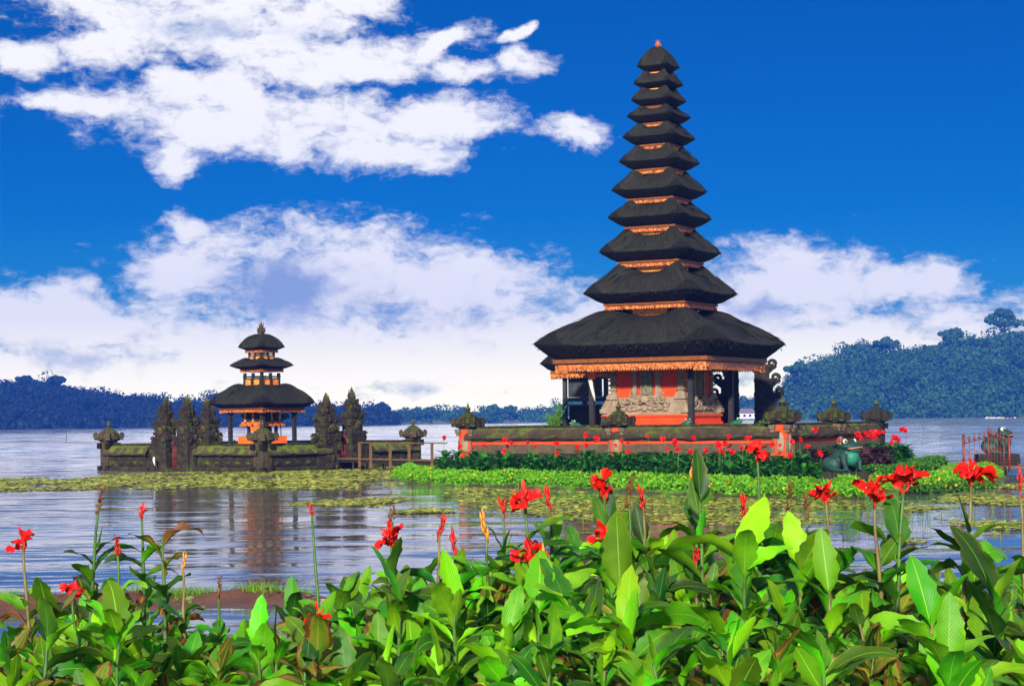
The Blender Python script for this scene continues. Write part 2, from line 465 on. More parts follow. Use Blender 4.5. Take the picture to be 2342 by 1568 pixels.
M_FARLEAF = mat_foliage("bed_canna_leaf", ((.014, .075, .010), (.030, .17, .014), (.055, .27, .018)), .25, 1.5, .45)
M_BORDER = mat_foliage("border_leaf", ((.09, .30, .008), (.15, .42, .010), (.21, .52, .012)), .3, .9)
M_HEDGE = mat_foliage("hedge_leaf", ((.02, .09, .008), (.045, .17, .010), (.09, .26, .012)), .3, 1.2)
M_YELLOW = mat_plain("yellow_flower", (.75, .33, .02), .6, .2, .3, 30)
M_TIPLANT = mat_foliage("dark_red_leaf", ((.012, .008, .008), (.03, .010, .012), (.06, .015, .02)), .15, 2.)
M_SHRUB = mat_foliage("light_shrub_leaf", ((.09, .24, .012), (.14, .32, .016), (.22, .42, .02)), .3, 2.)
M_MOSSTUFT = mat_foliage("moss_tuft", ((.06, .10, .008), (.11, .19, .010), (.20, .28, .014)), .25, 3.)
M_PAD = mat_foliage("water_weed", ((.20, .26, .012), (.42, .45, .030), (.66, .64, .11)), .0, .5, .5)
M_GRASS = mat_foliage("grass_blade", ((.09, .24, .008), (.15, .34, .010), (.24, .42, .02)), .3, .8)
M_LITTER = mat_foliage("leaf_litter", ((.10, .05, .02), (.18, .10, .03), (.20, .20, .03)), 0, 2., .9)
M_REED = mat_foliage("reed_blade", ((.05, .14, .01), (.10, .2, .012), (.2, .24, .02)), .2, .8)
M_FORESTL = mat_foliage("forest_leaf_dark", ((.004, .012, .008), (.007, .020, .010), (.012, .030, .013)), 0, .045, .7, .3)
M_FORESTR = mat_foliage("forest_leaf", ((.010, .050, .006), (.028, .100, .008), (.065, .165, .014)), 0, .045, .7, .3)
M_TRUNK = mat_rough("bark", (.06, .045, .03), (.10, .08, .06), 2, .9, .5, .05)
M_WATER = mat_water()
M_SHORE = mat_ground("shore_earth", (.17, .070, .040), (.10, .042, .026), (.16, .26, .010), (.24, .34, .015), .16, .30)
M_LAWN = mat_ground("island_turf", (.06, .05, .02), (.09, .06, .03), (.09, .26, .006), (.15, .36, .008), .0, .12)
M_FARLAND = mat_plain("far_bank", (.030, .055, .022), .9, .2, .3, .05)
M_FARGRASS = mat_plain("far_meadow", (.16, .20, .07), .9, .2, .3, .05)


# ------------------------------------------------------------------ mesh helpers
class MB:
    def __init__(self):
        self.v = []; self.f = []; self.s = []

    def add(self, vs, fs, smooth=False, M=None):
        o = len(self.v)
        self.v += [tuple(M @ Vector(p)) for p in vs] if M is not None else [tuple(p) for p in vs]
        self.f += [tuple(i + o for i in f) for f in fs]
        self.s += [smooth] * len(fs)
        return self

    def box(self, c, sz, rz=0.0, top=1.0, M=None, ry=0.0, rx=0.0):
        """box of size sz with its base centre at c; top = scale of the upper face"""
        hx, hy, h = sz[0] / 2, sz[1] / 2, sz[2]
        vs = [(-hx, -hy, 0), (hx, -hy, 0), (hx, hy, 0), (-hx, hy, 0),
              (-hx * top, -hy * top, h), (hx * top, -hy * top, h), (hx * top, hy * top, h), (-hx * top, hy * top, h)]
        fs = [(3, 2, 1, 0), (4, 5, 6, 7), (0, 1, 5, 4), (1, 2, 6, 5), (2, 3, 7, 6), (3, 0, 4, 7)]
        T = Matrix.Translation(c) @ Matrix.Rotation(rz, 4, 'Z') @ Matrix.Rotation(ry, 4, 'Y') @ Matrix.Rotation(rx, 4, 'X')
        return self.add(vs, fs, False, T if M is None else M @ T)

    def lathe(self, prof, c=(0, 0, 0), n=12, square=False, rz=0.0, smooth=True, M=None):
        if square:
            n = 4; rz += PI / 4; k = math.sqrt(2); smooth = False
        else:
            k = 1.0
        vs, fs = [], []
        for r, z in prof:
            for i in range(n):
                a = rz + 2 * PI * i / n
                vs.append((c[0] + math.cos(a) * r * k, c[1] + math.sin(a) * r * k, c[2] + z))
        for j in range(len(prof) - 1):
            for i in range(n):
                i2 = (i + 1) % n
                fs.append((j * n + i, j * n + i2, (j + 1) * n + i2, (j + 1) * n + i))
        fs.append(tuple(range(n - 1, -1, -1)))
        L = (len(prof) - 1) * n
        fs.append(tuple(range(L, L + n)))
        return self.add(vs, fs, smooth, M)

    def tube(self, pts, rad, n=8, smooth=True, M=None):
        pts = [Vector(p) for p in pts]
        if not isinstance(rad, (list, tuple)):
            rad = [rad] * len(pts)
        vs, fs = [], []
        up = Vector((0.13, 0.21, 1)).normalized()
        for i, p in enumerate(pts):
            d = (pts[min(i + 1, len(pts) - 1)] - pts[max(i - 1, 0)]).normalized()
            a = d.cross(up)
            if a.length < .1:
                a = d.cross(Vector((1, 0, 0)))
            a.normalize(); b = d.cross(a).normalized()
            for k in range(n):
                t = 2 * PI * k / n
                vs.append(p + (a * math.cos(t) + b * math.sin(t)) * rad[i])
        for j in range(len(pts) - 1):
            for k in range(n):
                k2 = (k + 1) % n
                fs.append((j * n + k, j * n + k2, (j + 1) * n + k2, (j + 1) * n + k))
        fs.append(tuple(range(n - 1, -1, -1)))
        L = (len(pts) - 1) * n
        fs.append(tuple(range(L, L + n)))
        return self.add(vs, fs, smooth, M)

    def ell(self, c, r, nu=12, nv=8, M=None, rot=None):
        if not isinstance(r, (tuple, list)):
            r = (r, r, r)
        T = Matrix.Translation(c)
        if rot:
            T = T @ Matrix.Rotation(rot[2], 4, 'Z') @ Matrix.Rotation(rot[1], 4, 'Y') @ Matrix.Rotation(rot[0], 4, 'X')
        if M is not None:
            T = M @ T
        vs = [(0, 0, -r[2])]
        for j in range(1, nv):
            t = PI * j / nv - PI / 2
            for i in range(nu):
                a = 2 * PI * i / nu
                vs.append((r[0] * math.cos(t) * math.cos(a), r[1] * math.cos(t) * math.sin(a), r[2] * math.sin(t)))
        vs.append((0, 0, r[2]))
        fs = []
        for i in range(nu):
            fs.append((0, 1 + (i + 1) % nu, 1 + i))
            e = 1 + (nv - 2) * nu
            fs.append((e + i, e + (i + 1) % nu, len(vs) - 1))
        for j in range(nv - 2):
            for i in range(nu):
                i2 = (i + 1) % nu
                fs.append((1 + j * nu + i, 1 + j * nu + i2, 1 + (j + 1) * nu + i2, 1 + (j + 1) * nu + i))
        return self.add(vs, fs, True, T)

    def spiral(self, c, r, turns=1.4, thick=.05, depth=.08, start=0.0, flip=1, plane='XZ', M=None):
        """a carved volute"""
        pts, rad = [], []
        N = 16
        for i in range(N + 1):
            q = i / N
            a = start + flip * 2 * PI * turns * q
            rr = r * (1 - .82 * q)
            x, z = math.cos(a) * rr, math.sin(a) * rr
            pts.append((c[0] + x, c[1], c[2] + z) if plane == 'XZ' else (c[0], c[1] + x, c[2] + z))
            rad.append(thick * (1 - .35 * q))
        return self.tube(pts, rad, 6, True, M)

    def mesh(self, name, mat):
        me = bpy.data.meshes.new(name)
        me.from_pydata(self.v, [], self.f)
        me.polygons.foreach_set("use_smooth", self.s)
        me.materials.append(mat)
        me.update()
        return me

    def build(self, name, mat, parent=None, loc=None):
        o = bpy.data.objects.new(name, self.mesh(name, mat))
        COL.objects.link(o)
        if parent is not None:
            o.parent = parent
        if loc is not None:
            o.location = loc
        return o


def obj_from(name, me, parent=None, loc=(0, 0, 0), rot=(0, 0, 0), scale=1.0):
    o = bpy.data.objects.new(name, me)
    COL.objects.link(o)
    if parent is not None:
        o.parent = parent
    o.location = loc; o.rotation_euler = rot
    o.scale = (scale,) * 3 if not isinstance(scale, (tuple, list)) else scale
    return o


def tag(o, label=None, cat=None, group=None, kind=None):
    if label: o["label"] = label
    if cat: o["category"] = cat
    if group: o["group"] = group
    if kind: o["kind"] = kind
    return o


def empty(name, loc, rz=0.0, label=None, cat=None, group=None):
    o = bpy.data.objects.new(name, None)
    o.empty_display_size = .3
    COL.objects.link(o)
    o.location = loc; o.rotation_euler = (0, 0, rz)
    return tag(o, label, cat, group)


def copy_tree(o, parent=None):
    c = o.copy()
    COL.objects.link(c)
    c.parent = parent
    for ch in [k for k in bpy.data.objects if k.parent == o]:
        copy_tree(ch, c)
    return c


def np_mesh(name, verts, faces, mat, smooth=False, uv=None):
    """fast mesh of quads or triangles from numpy arrays"""
    me = bpy.data.meshes.new(name)
    nv, (nf, k) = len(verts), faces.shape
    me.vertices.add(nv); me.vertices.foreach_set("co", np.ascontiguousarray(verts, dtype=np.float32).ravel())
    me.loops.add(nf * k); me.loops.foreach_set("vertex_index", np.ascontiguousarray(faces, dtype=np.int32).ravel())
    me.polygons.add(nf)
    me.polygons.foreach_set("loop_start", np.arange(0, nf * k, k, dtype=np.int32))
    me.polygons.foreach_set("loop_total", np.full(nf, k, dtype=np.int32))
    if smooth:
        me.polygons.foreach_set("use_smooth", np.ones(nf, dtype=bool))
    if uv is not None:
        l = me.uv_layers.new(name="UVMap")
        l.data.foreach_set("uv", np.ascontiguousarray(uv[faces.ravel()], dtype=np.float32).ravel())
    me.materials.append(mat)
    me.update(calc_edges=True)
    return me


def leaf_soup(P, size, aspect=.6, up=0.0, r=None, jitter=.4, N=None):
    """one small leaf quad (a bent diamond) at each point; returns verts, faces"""
    r = r or rng
    n = len(P)
    d = r.normal(size=(n, 3)); d[:, 2] = d[:, 2] * (1 - up) + up * np.abs(d[:, 2])
    if N is not None:
        N = N + r.normal(size=(n, 3)) * .28; N /= np.linalg.norm(N, axis=1)[:, None]
        d -= (d * N).sum(1)[:, None] * N
    d /= np.linalg.norm(d, axis=1)[:, None]
    e = r.normal(size=(n, 3)); e -= (e * d).sum(1)[:, None] * d
    if N is not None:
        e = np.cross(d, N)
    e /= np.linalg.norm(e, axis=1)[:, None]
    s = (size * (1 + jitter * r.uniform(-1, 1, n)))[:, None]
    V = np.empty((n, 4, 3))
    V[:, 0] = P - d * s * .5; V[:, 1] = P + e * s * aspect * .5; V[:, 2] = P + d * s * .5; V[:, 3] = P - e * s * aspect * .5
    return V.reshape(-1, 3), np.arange(4 * n).reshape(-1, 4)


def fuse(mb, voxel, smooth=4):
    """melt overlapping closed pieces into one continuous surface"""
    tmp = bpy.data.objects.new("tmp", mb.mesh("tmp", M_STONE)); COL.objects.link(tmp)
    md = tmp.modifiers.new("r", 'REMESH'); md.mode = 'VOXEL'; md.voxel_size = voxel
    ms = tmp.modifiers.new("s", 'SMOOTH'); ms.iterations = smooth; ms.factor = .5
    dg = bpy.context.evaluated_depsgraph_get()
    me = bpy.data.meshes.new_from_object(tmp.evaluated_get(dg))
    bpy.data.objects.remove(tmp)
    me.polygons.foreach_set("use_smooth", [True] * len(me.polygons))
    return me


def fused(name, mb, voxel, mat, parent=None, smooth=4):
    me = fuse(mb, voxel, smooth); me.name = name
    me.materials.clear(); me.materials.append(mat)
    return obj_from(name, me, parent)

# ================================================================== SETTING
# the lake: one sheet; beyond the shallows the wind raises real wavelets, longer further out
ys = [-130.0, 0.0, 12.0, 30.0, 50.0, 66.0]
while ys[-1] < 840:
    ys.append(ys[-1] * (1 + 1 / 400))
ys += [1000.0, 1255.0]
ys = np.array(ys)
sc_ = np.concatenate([[-1790.0], np.linspace(-.36, .36, 150), [1790.0]])
Y = ys[:, None] * np.ones(len(sc_))
X = np.maximum(ys, 12)[:, None] * sc_
X[:, 0] = -1790; X[:, -1] = 1790
amp = np.clip((Y - 66) / 40, 0, 1) * np.clip((900 - Y) / 60, 0, 1)
Yl = np.maximum(Y, 12)
LY = np.log(Yl)
patch = .65 + .35 * np.sin(LY * 9 + X / Yl * 14) * np.sin(X / Yl * 31 + LY * 17 + 1.3)
Z = np.zeros_like(Y)
for k, sl, dx, ph in ((54, .036, 3.0, .3), (35, .016, -5.5, 1.9), (83, .012, 9.0, 4.1), (23, .008, 2.0, 2.2)):
    lam = Yl / k                             # sharp crested wavelets with even faces
    Z += sl * lam / 4 * (2 / PI) * np.arcsin(.95 * np.sin(2 * PI * k * LY + X / Yl * dx * 20 + ph + 2.6 * np.sin(X / Yl * 23 + LY * 11 + ph) + 1.7 * np.sin(X / Yl * 61 - LY * 29)))
Z *= amp * patch
Z[:, 0] = 0; Z[:, -1] = 0
V = np.stack([X, Y, Z], -1).reshape(-1, 3)
idx = np.arange(len(V)).reshape(len(ys), len(sc_))
Fc = np.stack([idx[:-1, :-1], idx[:-1, 1:], idx[1:, 1:], idx[1:, :-1]], -1).reshape(-1, 4)
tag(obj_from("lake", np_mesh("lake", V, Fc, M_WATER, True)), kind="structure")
bed = MB()
bed.add([(-1790, -130, -1.2), (1790, -130, -1.2), (1790, 1255, -1.2), (-1790, 1255, -1.2)], [(0, 1, 2, 3)])
tag(bed.build("lake_bed", M_FARLAND), kind="structure")


def fbm(x, y, s, o=4):
    return mnoise.fractal(Vector((x * s, y * s, 3.7)), 1.0, 2.0, o)


def shore_z(x, y):
    """height of the near bank: a bed, a slope, on the left a puddle and a sand spit"""
    n = fbm(x, y, .45) * .09 + fbm(x, y, 2.2) * .025
    k = min(max((y - 13.0) / 7.0, 0), 1)
    z = .52 - .66 * k * k * (3 - 2 * k)
    left = min(max((-1.6 - x) / 1.6, 0), 1)
    z += left * (.34 * math.exp(-((y - 22.8 - .12 * (x + 6)) / 1.45) ** 2) - .02)
    if y > 22:
        z -= .22 * min((y - 22) / 4.0, 1) * (1 if left < .5 else .9)
    return z + n * (1 if y > 11 else .5)


def grid_sheet(x0, x1, nx, y0, y1, ny, zf):
    xs = np.linspace(x0, x1, nx); ys = np.linspace(y0, y1, ny)
    V = np.array([(x, y, zf(x, y)) for y in ys for x in xs])
    i = np.arange(nx * ny).reshape(ny, nx)
    Fc = np.stack([i[:-1, :-1], i[:-1, 1:], i[1:, 1:], i[1:, :-1]], -1).reshape(-1, 4)
    return V, Fc


V, Fc = grid_sheet(-18, 18, 200, -30, 28, 300, shore_z)
tag(obj_from("ground", np_mesh("ground", V, Fc, M_SHORE, True)), kind="structure")

# turf on the near bank
P = []
while len(P) < 7000:
    x, y = random.uniform(-7, 7), random.uniform(13.5, 20.5)
    z = shore_z(x, y)
    if z > .12 + random.random() * .12 and fbm(x, y, .7) > -.3:
        P.append((x, y, z))


def blades(P, h, w, lean=.35, r=rng):
    P = np.array(P); n = len(P)
    a = r.uniform(0, 2 * PI, n); hh = h * r.uniform(.5, 1.3, n)
    b = np.stack([np.cos(a), np.sin(a), 0 * a], 1) * w / 2
    le = r.normal(size=(n, 2)) * lean * hh[:, None]
    T = P + np.stack([le[:, 0], le[:, 1], hh], 1)
    V = np.stack([P - b, P + b, T], 1).reshape(-1, 3)
    return V, np.arange(3 * n).reshape(-1, 3)


V, Fc = blades(P, .07, .012, .6)
tag(obj_from("grass", np_mesh("grass", V, Fc, M_GRASS)), kind="stuff")

# litter, stones and dead leaves along the wet edge
P, S = [], MB()
while len(P) < 900:
    x, y = random.uniform(-8, 7), random.uniform(15, 25)
    z = shore_z(x, y)
    if .0 < z < .30 and fbm(x * 1.7, y * 2.1, .8) > -.1:
        P.append((x, y, z + .012))
        if len(P) % 9 == 0:
            r_ = random.uniform(.015, .05)
            S.ell((x + .2, y, shore_z(x + .2, y)), (r_ * 1.3, r_, r_ * .7), 6, 5)
V, Fc = leaf_soup(np.array(P), .09, .4, 0, None, .6, np.tile(np.array((0, 0, 1.0)), (len(P), 1)))
tag(obj_from("leaf_litter", np_mesh("leaf_litter", V, Fc, M_LITTER)), kind="stuff")
tag(S.build("pebbles", M_STONE), kind="stuff")
P = []
while len(P) < 1500:
    x, y = random.uniform(-8, 2), random.uniform(18, 25)
    z = shore_z(x, y)
    if .03 < z < .2 and fbm(x, y, 1.1) > .22:
        P.append((x, y, z))
V, Fc = blades(P, .10, .012, .6)
tag(obj_from("shore_grass", np_mesh("shore_grass", V, Fc, M_GRASS)), kind="stuff")

# ---- island: outline measured at the waterline
ISL = [at_z(u, v, 0) for u, v in ((893, 1093), (935, 1106), (1050, 1111), (1200, 1114), (1400, 1122), (1500, 1129), (1700, 1136), (1850, 1143),
                                  (1975, 1141), (2010, 1124), (2130, 1120), (2262, 1112), (2300, 1090), (2290, 1076))]
back = [Vector((15.8, 74, 0)), Vector((19.5, 88, 0)), Vector((6, 96, 0)), Vector((-5.5, 88, 0)), Vector((-4.2, 76.5, 0))]
ISL += back


def inside(x, y, poly):
    c = False; n = len(poly)
    for i in range(n):
        a, b = poly[i], poly[(i + 1) % n]
        if (a.y > y) != (b.y > y) and x < (b.x - a.x) * (y - a.y) / (b.y - a.y) + a.x:
            c = not c
    return c


def edge_dist(x, y, poly):
    d = 1e9; p = Vector((x, y, 0))
    for i in range(len(poly)):
        a, b = poly[i], poly[(i + 1) % len(poly)]
        t = max(0, min(1, (p - a).dot(b - a) / max((b - a).length_squared, 1e-9)))
        d = min(d, (p - a - (b - a) * t).length)
    return d


def isl_z(x, y):
    d = edge_dist(x, y, ISL) * (1 if inside(x, y, ISL) else -1)
    return max(-.4, min(.28, .05 + d * .35)) + fbm(x, y, .5) * .04


V, Fc = grid_sheet(-8, 22, 110, 46, 98, 150, isl_z)
tag(obj_from("island_ground", np_mesh("island_ground", V, Fc, M_LAWN, True)), kind="structure")

# low flowering border round the island's water edge
front = ISL[:13]
P, Pf = [], []
for i in range(len(front) - 1):
    a, b = front[i], front[i + 1]
    L = (b - a).length
    right = i >= 9
    nrm = Vector((-(b - a).y, (b - a).x, 0)).normalized()
    for k in range(int(L * (240 if right else 400))):
        t = random.random()
        w = random.random() * .75
        p = a.lerp(b, t) + nrm * w
        top = (.27 if not right else .25) * (1 - (abs(w - .45) / .9) ** 2 * .8) + .07 * fbm(p.x, p.y, 1.6)
        z = isl_z(p.x, p.y) + random.random() ** .6 * max(top, .05)
        P.append((p.x, p.y, z))
        if random.random() < .022:
            Pf.append((p.x, p.y, isl_z(p.x, p.y) + max(top, .05) * random.uniform(.5, 1) + .02))
V, Fc = leaf_soup(np.array(P), .13, .55)
tag(obj_from("border_plants", np_mesh("border_plants", V, Fc, M_BORDER)), kind="stuff")
V, Fc = leaf_soup(np.array(Pf), .07, .9)
tag(obj_from("border_flowers", np_mesh("border_flowers", V, Fc, M_YELLOW)), kind="stuff")
# turf
P = []
while len(P) < 16000:
    x, y = random.uniform(-6, 18), random.uniform(47, 76)
    if inside(x, y, ISL):
        P.append((x, y, isl_z(x, y)))
V, Fc = blades(P, .09, .03, .5)
tag(obj_from("lawn_grass", np_mesh("lawn_grass", V, Fc, M_GRASS)), kind="stuff")


# ---- floating water weed
def in_poly_px(u, v, poly):
    c = False; n = len(poly)
    for i in range(n):
        (x1, y1), (x2, y2) = poly[i], poly[(i + 1) % n]
        if (y1 > v) != (y2 > v) and u < (x2 - x1) * (v - y1) / (y2 - y1) + x1:
            c = not c
    return c


WEED = [([(-60, 1098), (200, 1086), (560, 1076), (760, 1076), (1000, 1060), (1010, 1075), (900, 1090), (900, 1100), (700, 1106), (400, 1118), (-60, 1124)], 15000, -.02),
        ([(430, 1100), (900, 1095), (930, 1112), (760, 1122), (500, 1118)], 3600, .05),
        ([(640, 1150), (880, 1138), (1080, 1140), (1060, 1172), (820, 1178), (680, 1168)], 3600, .15),
        ([(1040, 1115), (1400, 1126), (1700, 1142), (1980, 1148), (1990, 1200), (1700, 1205), (1300, 1190), (1100, 1165), (1010, 1135)], 8000, .0),
        ([(1980, 1125), (2150, 1123), (2342, 1105), (2400, 1150), (2350, 1215), (2050, 1250), (1960, 1200)], 4500, .22)]
V4, reg = [], 0
for poly, n, thr in WEED:
    us = [p[0] for p in poly]; vs = [p[1] for p in poly]
    zs = [at_z(u, v, 0) for u, v in poly]
    x0, x1 = min(p.x for p in zs), max(p.x for p in zs); y0, y1 = min(p.y for p in zs), max(p.y for p in zs)
    k = tries = 0
    zp = [Vector((p.x, p.y, 0)) for p in zs]
    while k < n and tries < n * 14:
        tries += 1
        x, y = random.uniform(x0, x1), random.uniform(y0, y1)
        if not inside(x, y, zp):
            continue
        if mnoise.fractal(Vector((x * .35, y * .16, reg * 5.0)), 1.0, 2.0, 3) * .5 + .22 * random.random() < thr + .02:
            continue
        if inside(x, y, ISL):
            continue
        r = random.uniform(.025, .095) * (1.3 if y > 60 else .9)
        a0 = random.random() * 6.3
        tx, ty = random.gauss(0, .09), random.gauss(0, .09)
        zc = random.uniform(.010, .045)
        q = []
        for j in range(6):
            a = a0 + j * PI / 3
            rr = r * random.uniform(.75, 1.1)
            dx, dy = math.cos(a) * rr, math.sin(a) * rr
            q.append((x + dx, y + dy, max(.006, zc + dx * tx + dy * ty)))
        V4.append(q); k += 1
    reg += 1
V = np.array(V4).reshape(-1, 3)
tag(obj_from("water_weed", np_mesh("water_weed", V, np.arange(len(V)).reshape(-1, 6), M_PAD)), kind="stuff")
# emergent grass in the shallows
P = []
for (u, v, n, su, sv) in ((1990, 1190, 60, 60, 12), (2060, 1200, 30, 20, 6), (1180, 1116, 60, 120, 6), (2150, 1190, 40, 90, 20), (1300, 1160, 30, 150, 18), (1560, 1170, 70, 300, 20), (2260, 1180, 24, 60, 30)):
    for _ in range(n):
        P.append(tuple(at_z(random.gauss(u, su), random.gauss(v, sv), -.02)))
V, Fc = blades(P, .34, .022, .16)
tag(obj_from("reeds", np_mesh("reeds", V, Fc, M_REED)), kind="stuff")

# ---- far banks, hills and woods
def ridge(name, prof, D0, D1, mat):
    """hill from the shore line (D0) up to a ridge (D1) whose skyline is prof [(u, v)]"""
    us = np.linspace(prof[0][0], prof[-1][0], max(60, int((prof[-1][0] - prof[0][0]) / 14)))
    vs = np.interp(us, [p[0] for p in prof], [p[1] for p in prof])
    V, nr = [], 8
    for u, v in zip(us, vs):
        a = at(u, VH, D0); a.z = -.6
        b = at(u, v, D1)
        b.z = max(b.z, 1.5)
        for k in range(nr):
            q = k / (nr - 1)
            p = a.lerp(b, q); p.z = a.z + (b.z - a.z) * (q ** .8)
            V.append(p)
        p = b + Vector((0, 260, -b.z * .6)); V.append(p)
    V = np.array([tuple(p) for p in V]); m = nr + 1
    i = np.arange(len(V)).reshape(len(us), m)
    Fc = np.stack([i[:-1, :-1], i[1:, :-1], i[1:, 1:], i[:-1, 1:]], -1).reshape(-1, 4)
    tag(obj_from(name, np_mesh(name, V, Fc, mat, True)), kind="structure")
    return V.reshape(len(us), m, 3)[:, :nr]


def crown_points(c, r, h, n, lobes, rg):
    """points through a lumpy crown: several lobes, denser on their shells"""
    L = []
    for k in range(lobes):
        a = rg.uniform(0, 2 * PI); q = rg.uniform(.15, .75)
        L.append((c[0] + math.cos(a) * r * q, c[1] + math.sin(a) * r * q, c[2] + h * rg.uniform(-.35, .45), r * rg.uniform(.35, .62)))
    out = []; nrm = []
    for (x, y, z, s) in L:
        m = n // lobes
        d = rg.normal(size=(m, 3)); d /= np.linalg.norm(d, axis=1)[:, None]
        rr = s * rg.uniform(.55, 1.05, m) ** .6
        out.append(np.array((x, y, z)) + d * rr[:, None] * np.array((1, 1, .8))); nrm.append(d)
    NRM.append(np.concatenate(nrm))
    return np.concatenate(out)


NRM = []


def forest(name, S, mat, n, crown, leaf, seed, leaves=150, rel=1.0):
    rg = np.random.default_rng(seed)
    nu, nr, _ = S.shape
    NRM.clear()
    Ps = []
    for k in range(n):
        fu = rg.uniform(0, nu - 1.001); fr = (rg.uniform(0, 1) ** rel) * (nr - 1.001)
        i, j = int(fu), int(fr); a, b = fu - i, fr - j
        p = (S[i, j] * (1 - a) * (1 - b) + S[i + 1, j] * a * (1 - b) + S[i, j + 1] * (1 - a) * b + S[i + 1, j + 1] * a * b)
        s = crown * float(np.clip(rg.lognormal(-.12, .42), .4, 2.0))
        Ps.append(crown_points((p[0], p[1], p[2] + s * .35), s, s, leaves, 4, rg))
    for i in range(nu - 1):                      # a row of crowns along the skyline
        for j in range(3):
            p = S[i, -1] * rg.uniform(0, 1) + 0; p = S[i, -1] + (S[i + 1, -1] - S[i, -1]) * rg.uniform(0, 1)
            s = crown * rg.uniform(.5, 1.1)
            Ps.append(crown_points((p[0], p[1], p[2] - s * .2), s, s * 1.1, leaves, 4, rg))
    P = np.concatenate(Ps)
    V, Fc = leaf_soup(P, leaf, .85, 0, rg, .45, np.concatenate(NRM))
    return tag(obj_from(name, np_mesh(name, V, Fc, mat)), kind="stuff")


SL = ridge("left_hill", [(-700, 910), (-400, 880), (-120, 888), (0, 890), (60, 888), (120, 891), (150, 902), (200, 909), (260, 918), (330, 928), (400, 935), (450, 937), (520, 928), (545, 928),
                         (640, 938), (720, 946), (830, 956), (900, 960)], 830, 960, M_FARLAND)
forest("left_hill_forest", SL, M_FORESTL, 3100, 4.2, 1.15, 11, 180)
SM = ridge("middle_shore", [(880, 950), (940, 949), (1000, 949), (1100, 951), (1200, 955), (1260, 950), (1290, 930), (1340, 915), (1420, 920), (1600, 930), (1690, 925), (1730, 918), (1790, 925), (1830, 930)], 1000, 1080, M_FARGRASS)
forest("middle_shore_wood", SM, M_FORESTR, 520, 3.6, 1.1, 12, 190, .6)
SR = ridge("right_hill", [(1800, 925), (1815, 895), (1835, 860), (1870, 844), (1920, 834), (1960, 822), (2000, 829), (2060, 822), (2120, 819), (2160, 806), (2210, 794), (2260, 798), (2300, 788), (2360, 784), (2460, 776), (2700, 782), (2950, 830)], 900, 990, M_FARLAND)
forest("right_hill_forest", SR, M_FORESTR, 2500, 6.2, 1.35, 13, 280)


def far_tree(u, v0, v1, D, w, label, seed, mat, style="round", group=None):
    """single tree that stands out on the skyline: trunk with limbs, and a lumpy crown"""
    rg = np.random.default_rng(seed)
    b, t = at(u, v0, D), at(u, v1, D)
    H = t.z - b.z; r = w / F * D / 2
    e = empty("pine_tree" if style == "spire" else "tree", b, 0, label, "tree", group)
    NRM.clear()
    mb = MB(); th = H * (.55 if style == "umbrella" else .5)
    mb.tube([(0, 0, -H * .15), (r * .05, 0, th * .5), (0, 0, th)], [H * .045, H * .035, H * .028], 7)
    P = []
    if style == "umbrella":
        for k in range(7):
            a = 2 * PI * k / 7 + rg.uniform(-.3, .3); q = rg.uniform(.45, .8)
            tip = (math.cos(a) * r * q, math.sin(a) * r * q, H * rg.uniform(.62, .85))
            mb.tube([(0, 0, th * .75), (tip[0] * .55, tip[1] * .55, tip[2] * .82), tip], [H * .02, H * .014, H * .008], 5)
            P.append(crown_points(tip, r * .40, r * .24, 200, 4, rg))
        P.append(crown_points((0, 0, H * .9), r * .55, r * .3, 420, 5, rg))
    elif style == "spire":
        for k in range(7):
            q = k / 6
            P.append(crown_points((0, 0, H * (.25 + .7 * q)), r * (1 - .8 * q), H * .07, 110, 3, rg))
    else:
        for k in range(6):
            a = 2 * PI * k / 6 + rg.uniform(-.4, .4); q = rg.uniform(.3, .65)
            tip = (math.cos(a) * r * q, math.sin(a) * r * q, H * rg.uniform(.5, .8))
            mb.tube([(0, 0, th * .7), tip], [H * .018, H * .008], 5)
            P.append(crown_points(tip, r * .5, H * .2, 230, 4, rg))
        P.append(crown_points((0, 0, H * .8), r * .6, H * .2, 330, 4, rg))
    mb.build("trunk", M_TRUNK, e)
    V, Fc = leaf_soup(np.concatenate(P), 1.5, .8, 0, rg, .5, np.concatenate(NRM))
    obj_from("crown", np_mesh("crown", V, Fc, mat), e)
    return e


far_tree(2298, 790, 712, 985, 86, "tall umbrella shaped tree standing above the right hilltop", 1, M_FORESTR, "umbrella")
far_tree(2176, 806, 752, 985, 74, "dense round tree on the right hill left of the umbrella tree", 2, M_FORESTR)
far_tree(2027, 826, 776, 985, 70, "pale round tree on the crest of the right hill", 3, M_FORESTR, "umbrella")
far_tree(1968, 822, 788, 985, 44, "dark bushy tree on the right hill crest left of the pale tree", 4, M_FORESTR)
far_tree(2115, 822, 790, 985, 24, "thin sparse tree between round trees on the right hill", 5, M_FORESTR, "spire")
far_tree(1826, 862, 828, 930, 62, "spreading tree on the left shoulder of the right hill by the lake", 6, M_FORESTR)
far_tree(128, 888, 862, 950, 52, "round tree rising from the left hill ridge", 7, M_FORESTL)
far_tree(60, 886, 862, 950, 46, "low crowned tree at the left end of the hill ridge", 8, M_FORESTL)
far_tree(492, 926, 900, 950, 36, "tree on the ridge between mossy gate towers and small pagoda", 9, M_FORESTL)
far_tree(1168, 962, 928, 1040, 36, "broad lone tree on the far shore left of the big temple", 10, M_FORESTR, "umbrella")
far_tree(1130, 964, 924, 1040, 44, "dense dark tree left of the lone tree on the far shore", 15, M_FORESTR)
far_tree(985, 962, 930, 1040, 42, "bushy tree on the far shore right of the slim gate tower", 16, M_FORESTR)
far_tree(1060, 962, 932, 1040, 34, "small round tree midway along the far shore", 17, M_FORESTR)
far_tree(872, 955, 920, 1010, 40, "dark round tree right behind the slim gate tower", 18, M_FORESTL)

